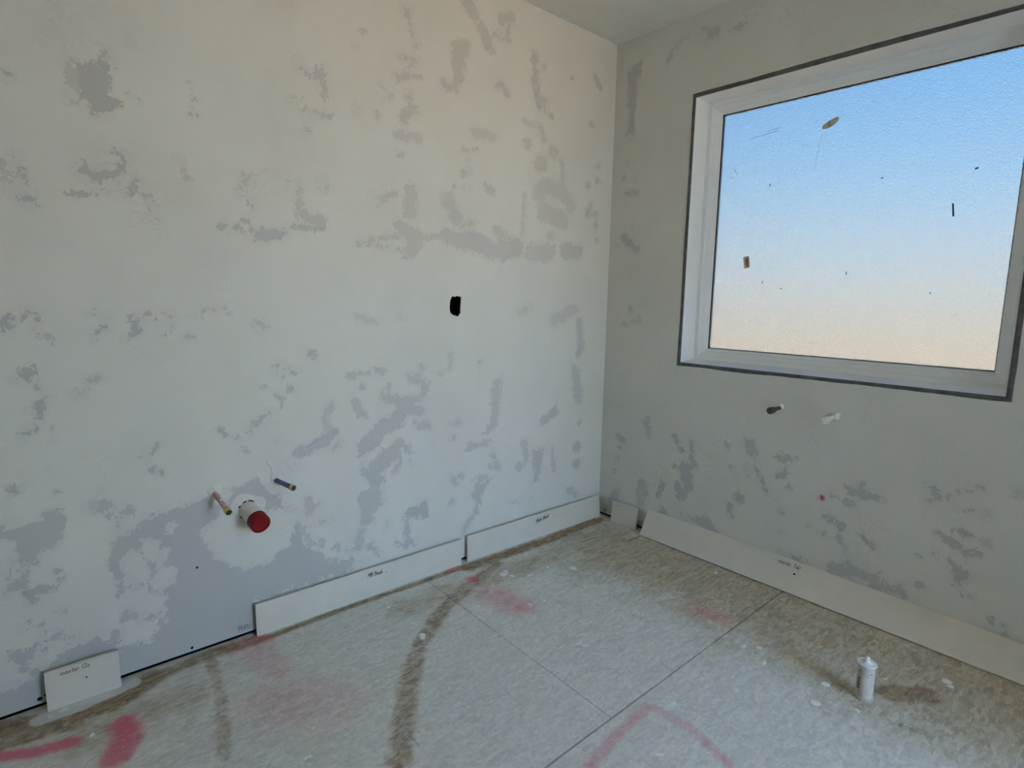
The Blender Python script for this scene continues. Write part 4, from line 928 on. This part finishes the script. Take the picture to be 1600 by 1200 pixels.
# cold supply
b, e = Vector((-1.756, 0.0, 0.539)), Vector((-1.738, -0.102, 0.5355))
t = thing('supply_pipe', 'slim blue supply stub with a brass ring and black end plug', 'pipe', b)
d = (e - b).normalized(); Ln = (e - b).length
lathe_along('tube', rel(t, b - d * 0.012), rel(t, e), [(0, .0085), (0.05, .0083), (Ln - 0.002, .0083)], M_BLUE, t, 18)
lathe_along('crimp_ring', rel(t, e - d * 0.006), rel(t, e + d * 0.1), [(0, .0088), (0.0005, .0108), (0.0135, .0108), (0.014, .0092)], M_BRASS, t, 20, False, False)
lathe_along('end_plug', rel(t, e - d * 0.004), rel(t, e + d * 0.1), [(0, .0090), (0.0105, .0090), (0.0118, .0078)], M_PLUG, t, 20)
daub('plaster_daub', t, (0.006, 0, 0.010), (0, -1, 0), 0.026, 0.005, 8)
# trowel line of plaster running up from the cold stub
V = []
for x, z, w in ((-0.004, 0.012, .004), (-0.012, 0.03, .003), (-0.013, 0.045, .0028), (-0.024, 0.062, .0022), (-0.03, 0.08, .0012)):
    V += [(x - w, -0.0003, z), (x, -0.0045, z), (x + w, -0.0003, z)]
mesh_obj('plaster_ridge', V, [(3 * i + k, 3 * i + k + 1, 3 * i + k + 4, 3 * i + k + 3) for i in range(4) for k in range(2)], M_PLASTER, t, True)
# drain
b, e = Vector((-1.853, 0.0, 0.455)), Vector((-1.8425, -0.088, 0.430))
t = thing('drain_pipe', 'stubby white drain pipe closed by a dark red cap, between two slim stubs', 'pipe', b)
d = (e - b).normalized(); Ln = (e - b).length
lathe_along('pipe_stub', rel(t, b - d * 0.012), rel(t, e), [(0, .0305), (0.02, .0302), (Ln - 0.012, .0302), (Ln - 0.010, .029)], M_PVC, t, 34)
lathe_along('test_cap', rel(t, e - d * 0.030), rel(t, e + d), [(0, .0306), (0.0015, .0322), (0.034, .0325), (0.037, .031), (0.0372, .0275), (0.0345, .0262)], M_RED, t, 34)
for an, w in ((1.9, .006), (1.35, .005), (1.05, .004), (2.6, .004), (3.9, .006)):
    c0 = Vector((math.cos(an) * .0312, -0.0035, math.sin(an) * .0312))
    o = box_obj('gap_shade', (-w, -0.0012, -0.0022), (w, 0.0012, 0.0022), M_HOLE_SHADE, t)  # solid dark sliver painted as the shaded gap round the drain
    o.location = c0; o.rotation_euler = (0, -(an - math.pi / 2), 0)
daub('plaster_daub', t, (0.002, 0, 0.004), (0, -1, 0), 0.056, 0.0022, 12)

# ------------------------------------------------------------------ shower valve stubs under the window
b, e = Vector((0.0, -0.953, 0.7475)), Vector((-0.066, -0.9395, 0.7385))
t = thing('capped_stub', 'dark metal capped stub jutting from the wall under the window', 'pipe', b)
d = (e - b).normalized(); Ln = (e - b).length
lathe_along('tube', rel(t, b - d * 0.012), rel(t, e), [(0, .0085), (0.012, .0085), (0.013, .0078), (Ln, .0078)], M_DARKMETAL, t, 18)
lathe_along('end_cap', rel(t, e - d * 0.022), rel(t, e + d), [(0, .0115), (0.002, .0142), (0.024, .0142), (0.027, .0128)], M_DARKMETAL, t, 22)
daub('plaster_daub', t, (0, -0.002, 0.0025), (-1, 0, 0), 0.0135, 0.008, 21).data.materials[0] = M_WHITEMETAL
o = daub('plaster_splash', t, rel(t, e - d * 0.012) + Vector((0, 0, 0.0138)), (0, 0, 1), 0.0105, 0.003, 5)
b, e = Vector((0.0, -1.166, 0.7440)), Vector((-0.062, -1.1535, 0.7335))
t = thing('capped_stub', 'white mud-covered capped stub jutting from the wall under the window', 'pipe', b)
d = (e - b).normalized(); Ln = (e - b).length
lathe_along('tube', rel(t, b - d * 0.012), rel(t, e), [(0, .0090), (0.012, .0115), (0.022, .0105), (0.030, .0085), (Ln, .0082)], M_WHITEMETAL, t, 18, True, True, 0.08)
lathe_along('end_cap', rel(t, e - d * 0.020), rel(t, e + d), [(0, .0115), (0.002, .0150), (0.020, .0150), (0.024, .0130), (0.0245, .006)], M_WHITEMETAL, t, 22)
daub('plaster_daub', t, (0, -0.004, 0.004), (-1, 0, 0), 0.017, 0.012, 31).data.materials[0] = M_WHITEMETAL

# ------------------------------------------------------------------ adhesive cartridge standing on the floor
cx, cy = -0.556, -1.516
t = thing('cartridge', 'empty white adhesive cartridge standing on the floor near the plank', 'cartridge', (cx, cy, 0))
def lathe_z(name, prof, mat, seg=36):
    return lathe_along(name, (0, 0, 0), (0, 0, 1), prof, mat, t, seg)
lathe_z('barrel', [(0.0, .0235), (0.0005, .0258), (0.005, .0262), (0.0062, .0240), (0.008, .0236), (0.092, .0236)], M_CART)
lathe_z('collar', [(0.092, .0234), (0.1085, .0234), (0.109, .0245)], M_CLEAR)
lathe_z('cap', [(0.109, .0262), (0.1098, .0275), (0.1122, .0275), (0.1135, .0262), (0.1128, .0235), (0.1165, .0105), (0.118, .0092)], M_CAP)
lathe_z('nozzle_thread', [(0.1165, .0088), (0.1195, .0088), (0.1198, .0076), (0.1215, .0076), (0.1218, .0086), (0.1245, .0086), (0.1248, .0062), (0.1305, .0050), (0.1312, .0036)], M_CAP, 22)
# dark lettering running up the barrel, on the side turned to the camera's left
A0 = math.radians(162)
def on_barrel(u, v):
    # text runs downwards from the top: u metres along the barrel, v metres across it
    an = A0 - v * 0.5 / 0.0238
    return Vector((math.cos(an) * 0.0239, math.sin(an) * 0.0239, 0.094 - u))
writing('ANDR00', 0.0205, 0.0030, on_barrel, M_INK, t, 'lettering', 0, 0, 0.01)
def on_front(u, v):
    an = math.radians(222) + u / 0.0238
    return Vector((math.cos(an) * 0.0239, math.sin(an) * 0.0239, 0.086 + v))
mesh_obj('printed_dash', [on_front(u, v) for u, v in ((0, 0), (0.008, 0), (0.008, 0.0022), (0, 0.0022))], [(0, 1, 2, 3)], M_INK, t)
